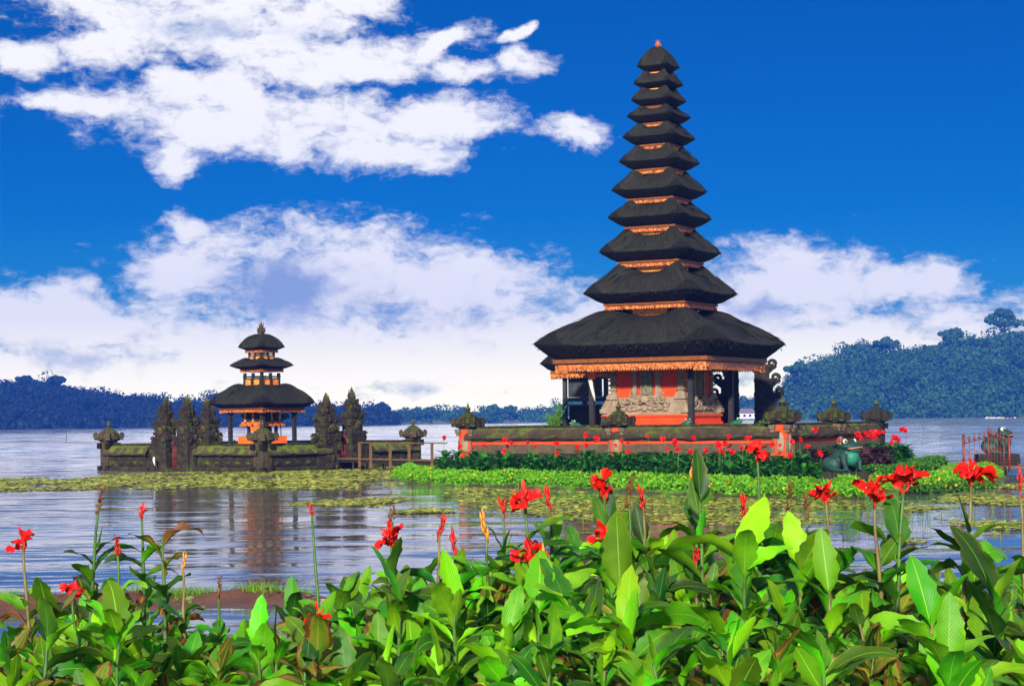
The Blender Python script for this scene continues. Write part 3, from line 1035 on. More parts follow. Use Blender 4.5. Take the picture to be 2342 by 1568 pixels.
# lakeside buildings far behind the temple
def far_house(u, v0, D, w, h, label):
    b = at(u, v0, D); b.z = max(b.z, .3)
    e = empty("lakeside_house", b, .25, label, "house")
    m = MB(); m.box((0, 0, 0), (w, w * .6, h)); m.build("wall", M_WALLWHITE, e)
    r = MB()
    for k, (a, z0, z1) in enumerate(((1.3, h, h * 1.75),)):
        r.box((0, 0, z0), (w * a, w * .6 * a, z1 - z0), top=.35)
    r.build("roof", M_TILE, e)
    for i in range(4):
        f = MB(); f.box((-w * .36 + i * w * .24, -w * .3 - .02, h * .3), (w * .11, .08, h * .42))
        f.build("window", M_TIMBER, e)


far_house(1703, 957, 960, 12.5, 3.0, "white house with dark hipped roof seen through the temple porch")
far_house(1783, 912, 990, 5.0, 3.0, "tiny pale house on the wooded slope right of the porch")

# motor boat with its white wake
bt = at_z(2312, 956.5, 0)
b = empty("speedboat", bt, .1, "small dark speedboat with white wake far off on the right", "boat")
m = MB()
m.add([(-2.2, -.8, 0), (1.4, -.8, 0), (2.6, 0, .2), (1.4, .8, 0), (-2.2, .8, 0), (-2.2, -1, .9), (1.6, -1, .9), (3.1, 0, 1.1), (1.6, 1, .9), (-2.2, 1, .9)],
      [(4, 3, 2, 1, 0), (0, 1, 6, 5), (1, 2, 7, 6), (2, 3, 8, 7), (3, 4, 9, 8), (4, 0, 5, 9), (5, 6, 7, 8, 9)])
m.build("hull", M_PUPIL, b)
m = MB(); m.box((.6, 0, .9), (.1, 1.4, .6), ry=-.4); m.build("windscreen", M_GREYTIMBER, b)
m = MB(); m.box((-2.4, 0, .3), (.5, .5, 1.0)); m.build("outboard_motor", M_PUPIL, b)
pm = MB()
pm.ell((0, 0, .3), (.24, .28, .4)); pm.ell((0, 0, .82), (.14, .13, .17)); pm.tube([(0, 0, .55), (0, 0, .75)], .08)
for s in (-1, 1):
    pm.tube([(0, s * .24, .55), (.25, s * .26, .3), (.5, s * .12, .4)], [.08, .07, .05]); pm.tube([(0, s * .12, .05), (.45, s * .14, .12), (.5, s * .14, -.3)], [.11, .09, .07])
po = fused("person", pm, .05, M_TIMBER)
po.location = bt + Vector((-.4, 0, .92))
tag(po, "tiny driver in dark clothes sitting in the speedboat", "person")
P = np.array([(bt.x + 1.6 - random.random() ** 1.5 * 11, bt.y + random.gauss(0, .5), .05 + abs(random.gauss(0, .22))) for _ in range(420)])
V, Fc = leaf_soup(P, .5, .9)
tag(obj_from("boat_wake", np_mesh("boat_wake", V, Fc, M_WHITE)), kind="stuff")
# a distant white rowing launch near the wall pillars
# poles standing in the lake
for u, v0, v1, lean, lab in ((152, 1006, 983, .02, "thin dark stake in the lake left of the small temple"), (1157, 1010, 990, 0, "short stake in the lake behind the footbridge"),
                             (2113, 992, 966, -.10, "thin leaning pole in the lake right of the temple")):
    p = at_z(u, v0, 0); q = at(u, v1, p.y)
    m = MB(); m.tube([(0, 0, -.8), (lean * q.z * .5, 0, q.z * .5), (lean * q.z, 0, q.z)], [.045, .04, .03], 7)
    o = m.build("pole", M_BAMBOO if lean < 0 else M_TIMBER, None, (p.x, p.y, 0)); tag(o, lab, "pole")

# ================================================================== PAGODA PARTS
def roof_mesh(W, neck, fr, rise, cut, up, seed, hump=.25, n=128):
    """hipped palm-fibre roof: bulging top, ragged lip, undercut edge; half widths W (lip), neck, fr (fringe)"""
    rg = random.Random(seed)
    rings = []
    prof = [(0.0, 1.0), (.05, 1.005), (.12, .99), (.22, .94), (.34, .855), (.46, .745), (.58, .61), (.7, .46), (.8, .315), (.88, .185), (.94, .085), (.98, .02), (1.0, -.02)]
    for q, z in prof:
        rings.append((neck + (W - neck) * q, rise * z, q, 0))
    for q, z in ((.985, -.12), (.95, -.28), (.90, -.48), (.83, -.75), (.72, -1.0)):
        rings.append((fr + (W - fr) * (q - .72) / .28 * 1.0, cut * z, 1.0, 1))
    rings.append((fr * .5, -cut * .98, 1.0, 2))
    V, UV = [], []
    jit = [rg.gauss(0, 1) for _ in range(n)]
    for r, z, q, k in rings:
        p = 7.0
        rc = 1 / (2 * .70710678 ** p) ** (1 / p)
        for i in range(n):
            a = 2 * PI * i / n
            rad = 1 / (abs(math.cos(a)) ** p + abs(math.sin(a)) ** p) ** (1 / p)
            c = (rad - 1) / (rc - 1)
            # lip half width is measured across the flats; hips carry a raised ridge
            rr = r * rad * (1.0 + (.06 * c ** 3 if k < 2 and q > .6 else 0))
            zz = z
            cm = 0.0
            if k == 0:
                qq = q ** 1.75; zz = rise * (1 - q ** ((1.75 if rise < W * 1.1 else 1.2) + .9 * c ** 3)) - (.02 if q == 1 else 0)
                cm = .34 * c ** 5 * max(0, (q - .35) / .65)
                zz += hump * rise * c ** 2 * math.sin(PI * min(1, q * 1.25 + .12)) * (1 - q) + up * c ** 2 * q ** 3
            elif k == 1:
                zz += up * c ** 2 * max(0, 1 + z / cut) 
            j = jit[i] * W * .0035 * (1 if (q > .9 and k < 2) else .25)
            rr += j
            zz += rg.gauss(0, 1) * W * .003 * (1 if q > .9 and k < 2 else .3)
            V.append((math.cos(a) * rr, math.sin(a) * rr, zz))
            UV.append((i / n * W * 8, (q * .985 + cm if k == 0 else 1.15 - z * .1)))
    m = len(rings)
    idx = np.arange(m * n).reshape(m, n)
    F4 = np.stack([idx[:-1], np.roll(idx, -1, 1)[:-1], np.roll(idx, -1, 1)[1:], idx[1:]], -1)[:, :, ::-1].reshape(-1, 4)
    V = np.array(V); UV = np.array(UV)
    # loose fibres: strands lying down the slope and a shaggy fringe on the cut lip
    g = np.random.default_rng(seed + 500)
    G = V.reshape(m, n, 3)
    kt = len(prof)
    sV, sF, sU = [], [], []
    ns = int(min(1000, 160 + W * 240))
    for q in range(ns):
        lip = q % 3 == 0
        r0 = int(g.integers(kt - 2, kt + 2)) if lip else int(g.integers(2, kt - 3))
        i0 = int(g.integers(0, n)); f = g.uniform(0, 1)
        a = G[r0, i0] * (1 - f) + G[r0, (i0 + 1) % n] * f
        b = G[r0 + (1 if lip else 2), i0] * (1 - f) + G[r0 + (1 if lip else 2), (i0 + 1) % n] * f
        L = np.linalg.norm(b - a) + 1e-6; d = (b - a) / L
        out = np.array((a[0], a[1], 0)); out /= np.linalg.norm(out) + 1e-6
        lift = out * .35 + np.array((0, 0, .8))
        if lip:
            d = d * .5 + out * .35 - np.array((0, 0, .35)); lift = out
            L = W * g.uniform(.03, .07) + .02
        side = np.cross(d, out + np.array((0, 0, .3))); side /= np.linalg.norm(side) + 1e-6
        w = .010 + .006 * W
        a = a + lift * .006
        tip = a + d * L * g.uniform(.5, 1.1) + lift * (.012 * W + .008) * g.uniform(.2, 1) + side * g.normal() * .02 * W
        mid = (a + tip) / 2 + lift * .01
        sF.append([len(V) + len(sV) + t for t in range(4)])
        sV += [a, mid + side * w, tip, mid - side * w]
        u = i0 / n * W * 8
        vq = (1.2 if lip else prof[r0][0] * .9)
        sU += [(u + g.uniform(0, 1), vq)] * 4
    return np.concatenate([V, np.array(sV)]), np.concatenate([F4, np.array(sF)]), np.concatenate([UV, np.array(sU)])


def frame_mb(half, z0, z1, th, mb=None):
    """square ring of boards"""
    mb = mb or MB(); h = z1 - z0
    for k in range(4):
        a = k * PI / 2
        M = Matrix.Rotation(a, 4, 'Z')
        mb.box((0, -half + th / 2, z0), (2 * half - (2 * th if k % 2 else 0), th, h), M=M)
    return mb


def fringe_mb(half, z, h, teeth):
    """hanging scalloped board with heavier corners"""
    mb = MB(); th = .03
    for k in range(4):
        M = Matrix.Rotation(k * PI / 2, 4, 'Z')
        n = teeth; w = 2 * half / n
        vs, fs = [], []
        for i in range(n):
            x0 = -half + i * w
            row = [(x0, 0), (x0 + w * .5, -h * .34), (x0 + w, 0)]
            for y in (-half, -half + th):
                vs += [(x0, y, z), (x0 + w, y, z), (x0 + w, y, z - h * .66), (x0 + w * .72, y, z - h * .92), (x0 + w * .5, y, z - h), (x0 + w * .28, y, z - h * .92), (x0, y, z - h * .66)]
            o = i * 14
            fs += [tuple(o + j for j in (6, 5, 4, 3, 2, 1, 0)), tuple(o + 7 + j for j in range(7))]
            for j in (2, 3, 4, 5):
                fs.append((o + j, o + j + 1, o + 8 + j, o + 7 + j))
        mb.add(vs, fs, False, M)
        c = half * .16
        mb.box((-half + c / 2 - .01, -half - .012, z - h * 1.12), (c, .03, h * 1.1), M=M)
        mb.box((half - c / 2 + .01, -half - .012, z - h * 1.12), (c, .03, h * 1.1), M=M)
        mb.ell((half - c * .6, -half - .02, z - h * .6), (c * .5, .03, h * .45), 8, 6, M)
        mb.ell((-half + c * .6, -half - .02, z - h * .6), (c * .5, .03, h * .45), 8, 6, M)
    return mb


def tier(parent, W, neck, fr, zlip, rise, cut, fh, up, seed, teeth, hump=.25):
    V, F4, UV = roof_mesh(W, neck, fr, rise, cut, up, seed, hump)
    r = obj_from("thatched_roof", np_mesh("thatched_roof", V, F4, M_THATCH, True, UV), parent, (0, 0, zlip))
    t = MB()
    frame_mb(fr * 1.03, -cut - fh * .30, -cut * .96, fr * .10, t)
    frame_mb(fr * .99, -cut - fh * .55, -cut - fh * .30, fr * .08, t)
    t.box((0, 0, -cut - fh * .1), (fr * 1.7, fr * 1.7, .03))
    t.build("cornice", M_GOLDTRIM, r)
    fringe_mb(fr, -cut - fh * .45, fh * .62, teeth).build("eave_fringe", M_GOLD, r)
    return r


def neck_box(parent, half, z0, z1, ph0, ph1, open_top=0.0):
    """storey between two roofs: dark frame with a gilded panel on every face"""
    m = MB()
    m.box((0, 0, z0), (2 * half, 2 * half, (ph1 + half * .08 if open_top else z1) - z0))
    for sx in (-1, 1):
        for sy in (-1, 1):
            m.box((sx * half * .93, sy * half * .93, z0), (half * .2, half * .2, z1 - z0))
    if open_top:
        for k in range(4):
            m.box((0, -half * .95, z1 - open_top), (half * 2.2, half * .12, half * .1), M=Matrix.Rotation(k * PI / 2, 4, 'Z'))
            m.box((0, -half * .96, z0), (half * .2, half * .18, z1 - z0), M=Matrix.Rotation(k * PI / 2, 4, 'Z'))
    o = m.build("storey", M_TIMBER, parent)
    p = MB(); g = MB()
    for k in range(4):
        M = Matrix.Rotation(k * PI / 2, 4, 'Z')
        spans = ((-.74, .74),) if not open_top else ((-.80, -.14), (.14, .80))
        for a, b_ in spans:
            cx, w = (a + b_) / 2 * half, (b_ - a) * half
            p.box((cx, -half - .012, ph0), (w, .03, ph1 - ph0), M=M)
            e = half * .05
            g.box((cx, -half - .022, ph1 - e), (w, .045, e), M=M); g.box((cx, -half - .022, ph0), (w, .045, e), M=M)
            g.box((cx - w / 2 + e / 2, -half - .022, ph0 + e), (e, .045, ph1 - ph0 - 2 * e), M=M); g.box((cx + w / 2 - e / 2, -half - .022, ph0 + e), (e, .045, ph1 - ph0 - 2 * e), M=M)
    q = p.build("gilded_panel", M_PANEL, o)
    g.build("panel_frame", M_GOLDTRIM, o)
    return o


def finial_ornament(parent, z, s, mat):
    """carved crown on the topmost roof: stepped foot, bulb and curling flames"""
    m = MB()
    m.lathe([(.16, -.05), (.17, .04), (.12, .07), (.15, .13), (.17, .2), (.13, .28), (.15, .33), (.09, .42), (.05, .5), (.03, .58), (.008, .66)], (0, 0, 0), 10)
    for k in range(6):
        M = Matrix.Rotation(k * PI / 3 + .3, 4, 'Z')
        m.tube([(.12, 0, .06), (.21, 0, .16), (.19, 0, .3), (.22, 0, .38)], [.04, .035, .025, .006], 6, True, M)
        m.ell((.15, 0, .2), (.05, .05, .06), 8, 6, M)
    for sgn in (-1, 1):
        m.tube([(sgn * .1, 0, .4), (sgn * .16, 0, .5), (sgn * .15, 0, .62)], [.03, .025, .004], 6)
    o = m.build("finial", mat, parent, (0, 0, z)); o.scale = (s, s, s)
    return o


# ================================================================== MAIN PAGODA
TH = R(28.0)
A = Vector((math.cos(TH), -math.sin(TH), 0)); B = Vector((math.sin(TH), math.cos(TH), 0))
P2 = Vector((9.9, 68.0, 0)); P0 = P2 - A * 13.2; P4 = P2 + B * 11.6; P5 = P0 + B * 11.6
MC = P2 - A * 6.6 + B * 4.25
main = empty("eleven_tiered_pagoda", MC, -TH, "tall eleven-tiered black thatched pagoda over a red walled shrine", "pagoda")
KM = MC.y / F


def zpx(v, u=1508, D=None):
    return at(u, v, D or MC.y).z


tips = [(99, 154), (115, 194), (128, 232), (148, 269), (168, 317), (187, 373), (221, 439), (240, 501), (282, 580), (355, 675), (580, 792)]
lips = [zpx(v) for _, v in tips]
Ws = [s * KM / 1.285 / 2 for s, _ in tips]
frr = [.48, .50, .54, .57, .60, .62, .635, .645, .67, .70, .80]
necks = [.0, .33, .38, .42, .46, .52, .58, .70, .82, .91, 1.08]      # half widths of the storey standing on each roof
drops = [.35, .30, .37, .43, .47, .47, .49, .55, .56, .58, .95]        # lip down to the tip of the fringe
gaps = [0, -.06, -.06, -.04, -.02, .0, .06, .06, .14, .22, .28]               # open storey between a roof and the fringe above it
for i in range(11):
    W = Ws[i]; z = lips[i]
    if i == 0:
        rise = zpx(107) - z; nk = .045; hump = 0.0
    else:
        rise = lips[i - 1] - z - drops[i - 1] - gaps[i]; nk = necks[i] * 1.02; hump = .62 if i < 10 else .34
    cut = drops[i] * (.66 if i < 10 else .58); fh = drops[i] * (.40 if i < 10 else .48)
    tier(main, W, nk, W * frr[i], z, rise, cut, fh, .03 * W if i else .02, 30 + i, max(10, int(W * frr[i] * 2 / .11)), hump)
    if i:
        zt = lips[i - 1] - drops[i - 1] * .9
        neck_box(main, necks[i], z + rise * .3, lips[i - 1] - drops[i - 1] * .4, z + rise * .93, max(zt, z + rise + .06))
finial_ornament(main, zpx(109), .50, M_GOLD)

# ---- shrine body under the lowest roof
zt = 1.75
m = MB()
for half, z0, z1 in ((2.05, 1.2, 1.90), (1.86, 1.90, 2.00), (1.80, 2.00, 2.20), (1.86, 2.20, 2.29)):
    m.box((0, 0, z0), (half * 2, half * 2, z1 - z0))
m.build("plinth", M_RED, main)
st = MB()
for half, z0, z1 in ((2.20, 1.15, 1.78), (1.82, 2.29, 2.36), (1.76, 2.36, 2.66), (1.68, 2.66, 2.80), (1.62, 2.80, 2.98)):
    st.box((0, 0, z0), (half * 2, half * 2, z1 - z0))
st.build("stone_base", M_STONE, main)
m = MB(); m.box((0, 0, 2.98), (3.0, 3.0, 1.6)); m.build("wall", M_RED, main)
for sx in (-1, 1):
    for sy in (-1, 1):
        pil = MB()
        x, y = sx * 1.46, sy * 1.46
        prof = [(.24, 2.9), (.24, 3.02), (.19, 3.08), (.17, 3.16)]
        z = 3.16
        for k in range(6):
            prof += [(.11, z), (.11, z + .07), (.16, z + .09), (.18, z + .14), (.12, z + .17)]
            z += .19
        prof += [(.2, z + .1), (.24, z + .3)]
        pil.lathe(prof, (x, y, 0), square=True)
        for k in range(4):                       # stepped horn stones at the foot
            pil.box((sx * (1.60 + .05 * k), sy * (1.60 + .05 * k), 2.36), (.30, .30, .50 - .11 * k))
        pil.build("pilaster", M_STONE, main)


def face_parts(k):
    M = Matrix.Rotation(k * PI / 2, 4, 'Z')
    f = MB()
    for sx in (-1, 1):
        f.box((sx * .47, -1.56, 2.95), (.13, .16, 1.3), M=M)
        f.box((sx * .56, -1.55, 3.0), (.06, .10, 1.2), M=M)
        f.spiral((sx * .66, -1.57, 3.10), .11, 1.3, .045, start=PI / 2, flip=sx, M=M)
        f.spiral((sx * .64, -1.57, 3.88), .10, 1.3, .04, start=-PI / 2, flip=-sx, M=M)
        f.tube([(sx * .64, -1.57, 3.16), (sx * .58, -1.57, 3.32)], [.05, .035], 6, M=M)
    f.box((0, -1.56, 4.12), (1.2, .18, .14), M=M)
    f.box((0, -1.57, 2.95), (1.0, .18, .10), M=M)
    o = f.build("niche_frame", M_STONE, main)
    g = MB()                                     # scrollwork under the niche
    for sx in (-1, 1):
        for j, (x, z, r) in enumerate(((.18, 2.82, .15), (.46, 2.74, .17), (.74, 2.86, .14), (.95, 2.72, .13), (.33, 2.58, .10), (.62, 2.55, .10))):
            g.spiral((sx * x, -1.80, z), r, 1.5, .055, start=j * 1.1, flip=sx if j % 2 else -sx, M=M)
    for j in range(9):
        g.ell((-.9 + j * .225, -1.79, 2.5 + .05 * (j % 2)), (.12, .07, .08), 8, 6, M)
    g.ell((0, -1.82, 2.9), (.2, .1, .16), 10, 8, M)
    g.build("scroll_carving", M_STONE, main)
    r = MB()                                     # standing figure in relief
    r.box((0, -1.55, 3.06), (.50, .12, 1.0), M=M)
    for c, q in (((0, -1.63, 3.86), (.09, .07, .10)), ((0, -1.63, 3.98), (.13, .05, .07)), ((0, -1.63, 3.62), (.13, .08, .17)), ((0, -1.62, 3.40), (.12, .07, .14)), ((.14, -1.62, 3.66), (.06, .05, .14)),
                 ((-.15, -1.62, 3.72), (.05, .05, .13)), ((-.08, -1.62, 3.24), (.06, .06, .15)), ((.09, -1.62, 3.25), (.06, .06, .16)), ((0, -1.62, 3.12), (.19, .06, .05)), ((.2, -1.61, 3.45), (.05, .05, .09)), ((-.2, -1.61, 3.4), (.05, .05, .12)),
                 ((.19, -1.61, 3.9), (.05, .04, .08)), ((-.19, -1.61, 3.95), (.05, .04, .07)), ((.19, -1.61, 3.2), (.05, .04, .08)), ((-.19, -1.61, 3.16), (.05, .04, .07))):
        r.ell(c, q, 8, 6, M)
    r.build("relief_figure", M_MOSSRELIEF, main)


M_MOSSRELIEF = mat_rough("relief_stone", (.26, .24, .15), (.15, .14, .07), 6.0, .9, .7, .03)
for k in (0, 1, 3):
    face_parts(k)
# posts and beams
for sx, sy in ((-1, -1), (1, -1), (1, 1), (-1, 1)):
    q = MB(); q.box((0, 0, 0), (.19, .19, 2.6)); q.box((0, 0, 0), (.34, .34, .16), top=.8); q.box((0, 0, 2.3), (.26, .26, .3))
    p = q.build("post", M_TIMBER, main, (sx * 2.12, sy * 2.12, 1.76))
    c = MB(); c.lathe([(.03, -.62), (.09, -.5), (.05, -.42), (.13, -.28), (.10, -.18), (.17, -.06), (.17, 0)], (0, 0, 2.62), 8)
    for k in range(4):
        M = Matrix.Rotation(k * PI / 2, 4, 'Z')
        c.tube([(.10, 0, 2.55), (.24, 0, 2.5), (.30, 0, 2.60)], [.05, .045, .02], 6, M=M)
    c.build("post_bracket", M_GOLD, p)
q = MB(); frame_mb(2.24, 4.30, 4.62, .24, q); q.build("beam", M_TIMBER, main)
# orange and white sash tied on the left front post
q = MB()
for (z0, z1, w0, w1, dx) in ((3.70, 4.15, .13, .16, 0),):
    q.lathe([(w0, z0), (w1, (z0 + z1) / 2), (w0, z1)], (-2.12, -2.12, 0), 8)
q.build("orange_sash", M_ORANGE, main)
q = MB()
q.tube([(-2.12, -2.27, 3.72), (-2.06, -2.30, 3.45), (-1.98, -2.28, 3.1), (-1.93, -2.26, 2.85)], [.10, .08, .06, .015], 6)
q.build("white_sash", M_WHITE, main)

# terrace the temple stands on
tr = MB(); c = (P0 + P2 + P4 + P5) / 4
tr.box((c.x, c.y, .2), (12.9, 11.3, 1.52), rz=-TH)
tag(tr.build("temple_terrace", M_DARKSTONE), kind="structure")


# ================================================================== WALLS AND PILLARS
def capital_mb(s=1.0, horns=True):
    m = MB()
    pr = [(.26, 0), (.30, .05), (.37, .08), (.37, .14), (.44, .17), (.46, .28), (.40, .31), (.40, .36), (.33, .39), (.33, .44), (.26, .47), (.26, .52), (.19, .55), (.19, .60), (.12, .63), (.12, .66)]
    m.lathe([(r * s, z * s) for r, z in pr], square=True)
    if horns:
        for k in range(4):
            M = Matrix.Rotation(k * PI / 2 + PI / 4, 4, 'Z')
            m.box((.60 * s, 0, .10 * s), (.14 * s, .20 * s, .36 * s), M=M)
            m.box((.66 * s, 0, .22 * s), (.10 * s, .14 * s, .18 * s), M=M)
            M = Matrix.Rotation(k * PI / 2, 4, 'Z')
            m.box((.42 * s, 0, .14 * s), (.18 * s, .22 * s, .26 * s), M=M)
            m.box((.30 * s, 0, .34 * s), (.16 * s, .16 * s, .16 * s), M=M)
    return m


def pillar(pos, rz, zb, zc, s, label, style, group, drop=False):
    e = empty("wall_pillar", (pos.x, pos.y, zb), rz, label, "pillar", group)
    H = zc - zb
    m = MB(); w = .56 * s
    red = style == "red"
    m.box((0, 0, 0), (w * 1.25, w * 1.25, H * .16), top=.94)
    m.box((0, 0, H * .16), (w, w, H * .84))
    m.build("shaft", M_RED if red else (M_BLACKSTONE if style == "dark" else M_MOSSTONE), e)
    t = MB()
    if red:
        for k in range(4):
            M = Matrix.Rotation(k * PI / 2, 4, 'Z')
            t.lathe([(.02, 0), (.14 * s, .12), (.15 * s, H * .35), (.11 * s, H * .52), (.02, H * .6)], (0, 0, 0), 10, M=M @ Matrix.Translation((0, -w / 2 - .0, H * .18)) @ Matrix.Scale(.3, 4, (0, 1, 0)))
            for sx in (-1, 1):
                t.box((sx * w * .5, -w * .5, H * .78), (.16 * s, .16 * s, H * .14), M=M)
                t.box((sx * w * .5, -w * .5, H * .88), (.24 * s, .24 * s, H * .12), M=M)
                t.box((sx * w * .47, -w * .47, H * .16), (.12 * s, .12 * s, H * .5), top=.5, M=M)
        t.build("corner_carving", M_STONE, e)
    else:
        for k in range(4):
            M = Matrix.Rotation(k * PI / 2, 4, 'Z')
            for sx in (-1, 1):
                t.box((sx * w * .5, -w * .5, H * .80), (.22 * s, .22 * s, H * .18), M=M)
                t.box((sx * w * .5, -w * .5, H * .14), (.22 * s, .22 * s, H * .14), M=M)
        t.build("corner_carving", M_BLACKSTONE if style == "dark" else M_DARKSTONE, e)
    c = capital_mb(s).build("capital", M_MOSSTONE if style == "moss" else (M_DARKSTONE if style != "dark" else M_BLACKSTONE), e, (0, 0, H))
    f = MB()
    f.lathe([(.07, 0), (.10, .03), (.06, .07), (.10, .12), (.115, .17), (.09, .22), (.05, .25), (.045, .29), (.02, .36), (.004, .46 if red else .30)], (0, 0, .64 * s), 10)
    f.build("finial", M_DARKSTONE if style != "moss" else M_MOSSTONE, c).scale = (s, s, 1)
    return e


def wall(Pa, Pb, zb, zt_, label, style, group, nseg=1):
    d = Pb - Pa; L = d.length; rz = math.atan2(d.y, d.x); mid = (Pa + Pb) / 2
    e = empty("compound_wall", (mid.x, mid.y, zb), rz, label, "wall", group)
    H = zt_ - zb
    red = style == "red"
    m = MB(); m.box((0, 0, 0), (L, .34, H * .80)); m.build("wall_body", M_RED if red else M_DARKSTONE, e)
    b = MB()
    b.box((0, 0, -.5), (L, .74, .5 + H * .10)); b.box((0, 0, H * .10), (L, .60, H * .06))
    b.build("wall_base", M_DARKSTONE, e)
    p = MB()
    for sgn in (-1, 1):
        for k in range(nseg):
            w = L / nseg
            x = -L / 2 + w * (k + .5)
            if red:
                p.box((x, sgn * .185, H * .17), (w - .5, .05, H * .30))
            else:
                p.box((x, sgn * .185, H * .22), (w * .86, .05, H * .36))
                for j in range(5):
                    p.ell((x - w * .32 + j * w * .16, sgn * .20, H * .30), (w * .05, .04, H * .09), 8, 6)
    p.build("wall_panel", M_PALESTONE if red else M_DARKSTONE, e)
    if red:
        s = MB(); s.box((0, 0, H * .565), (L, .46, H * .045)); s.build("string_course", M_PALESTONE, e)
    c = MB(); hw = .36 if red else .40
    N = int(L / .4) + 2
    ring = [(-hw, .62), (-hw - .04, .68), (-hw + .02, .76), (-.22, .93), (0, 1.0), (.22, .93), (hw - .02, .76), (hw + .04, .68), (hw, .62)]
    vs, fs = [], []
    rgl = random.Random(len(label))
    for i in range(N):
        x = -L / 2 + L * i / (N - 1)
        for y, z in ring:
            vs.append((x, y + rgl.gauss(0, .012), z * H + rgl.gauss(0, .014)))
    k = len(ring)
    for i in range(N - 1):
        for j in range(k - 1):
            fs.append((i * k + j, (i + 1) * k + j, (i + 1) * k + j + 1, i * k + j + 1))
        fs.append((i * k + k - 1, (i + 1) * k + k - 1, (i + 1) * k, i * k))
    c.add(vs, fs); c.build("mossy_coping", M_COPING if red else M_MOSSTONE, e)
    q = MB(); q.box((0, 0, H * 1.0 - .03), (L, .12, .10)); q.build("ridge_stone", M_DARKSTONE, e)
    # tufts of moss and grass on the coping
    Pm = []
    for _ in range(int(L * (22 if red else 46))):
        x = random.uniform(-L / 2, L / 2); y = random.uniform(-hw, hw)
        if fbm(x + Pa.x, Pa.y, .8) > (.02 if red else -.15):
            zz = np.interp(abs(y), [0, .22, hw], [1.0, .93, .74]) * H
            Pm.append((x, y, zz + random.random() * .04))
    if Pm:
        V, Fc = leaf_soup(np.array(Pm), .10, .3, .6)
        o = obj_from("moss_tufts", np_mesh("moss_tufts", V, Fc, M_MOSSTUFT), e); o["kind"] = "stuff"
    return e


ZB, ZT = .62, 1.84
GW, GP = "red and grey walls round the big temple", "capped pillars of the big temple wall"
Pm = (P0 + P2) / 2
Pr = P2 + B * 5.9
wall(P0, Pm, ZB, ZT, "left half of the long red wall before the tall pagoda", "red", GW)
wall(Pm, P2, ZB, ZT, "right half of the long red wall before the tall pagoda", "red", GW)
wall(P2, Pr, ZB, ZT, "near half of the red side wall running back on the right", "red", GW)
wall(Pr, P4, ZB, ZT, "far half of the red side wall running back on the right", "red", GW)
wall(P0, P0 + B * 11.6, ZB, ZT, "red side wall running back on the left of the pagoda", "red", GW)
pillar(P0, -TH, ZB, 1.80, 1.0, "capped pillar at the left corner of the long red wall", "red", GP)
pillar(Pm, -TH, ZB, 1.80, .98, "capped pillar in the middle of the long red wall", "red", GP)
pillar(P2, -TH, ZB, 1.86, 1.02, "capped pillar at the near right corner of the red wall", "red", GP)
pillar(Pr, -TH, ZB, 1.84, 1.0, "capped pillar midway along the right side wall", "red", GP)
pillar(P4, -TH, ZB, 1.84, 1.0, "capped pillar at the far end of the right side wall", "dark", GP)
pillar(P0 + B * 8.6, -TH, ZB, 1.78, .72, "low dark pillar beside the feathery shrub on the left", "dark", GP)


# ---- rear split gate: two dark half towers with volutes
def half_tower(pos, rz, H, w, flip, label, mat, steps=6, name="split_gate_tower", moss=None, seed=0):
    """candi bentar half: sheer on one side, climbing scrolls on the other"""
    e = empty(name, pos, rz, label, "gate tower")
    rg = random.Random(seed)
    m = MB(); z = 0; v = MB()
    for k in range(steps):
        q = k / (steps - 1)
        ww = w * (1 - .62 * q); h = H * (.24 if k == 0 else .152)
        d = .62 * w * (1 - .35 * q)
        m.box((flip * ww / 2, 0, z), (ww, d, h * .80))
        m.box((flip * ww * .53, 0, z + h * .72), (ww * 1.10, d * 1.14, h * .10))
        m.box((flip * ww * .55, 0, z + h * .82), (ww * 1.16, d * 1.22, h * .18))
        for j in range(5):
            m.box((flip * rg.uniform(.1, 1.02) * ww, -d * .5 * (1 if j % 2 else -1), z + h * rg.uniform(.1, .7)), (ww * .2, .09, h * .22))
        r = .13 * w + .05
        v.spiral((flip * (ww + r * .55), 0, z + h * .82 + r * .7), r, 1.3, r * .42, start=-PI / 2, flip=flip)
        v.tube([(flip * ww * .9, 0, z + h * .5), (flip * (ww + r * .6), 0, z + h * .72)], [r * .6, r * .45], 7)
        z += h
    v.tube([(flip * w * .12, 0, z - .02), (flip * w * .22, 0, z + H * .05), (flip * w * .14, 0, z + H * .11)], [.10 * w, .09 * w, .01], 7)
    m.box((flip * w * .14, 0, z - .02), (w * .26, w * .26, H * .06), top=.5)
    m.build("tower_body", mat, e)
    v.build("scroll_carving", mat, e)
    return e


gpos = at(1727, VH, 81.5); gpos.z = 1.0
half_tower(gpos, -.08, 4.05, 1.25, 1, "dark split gate tower with scrolls on its right edge behind the temple", M_BLACKSTONE, seed=1)
gpos = at(1690, VH, 80.0); gpos.z = 1.0
half_tower(gpos, -.08, 4.0, 1.2, -1, "dark split gate tower with scrolls on its left edge behind the red shrine", M_BLACKSTONE, seed=2)

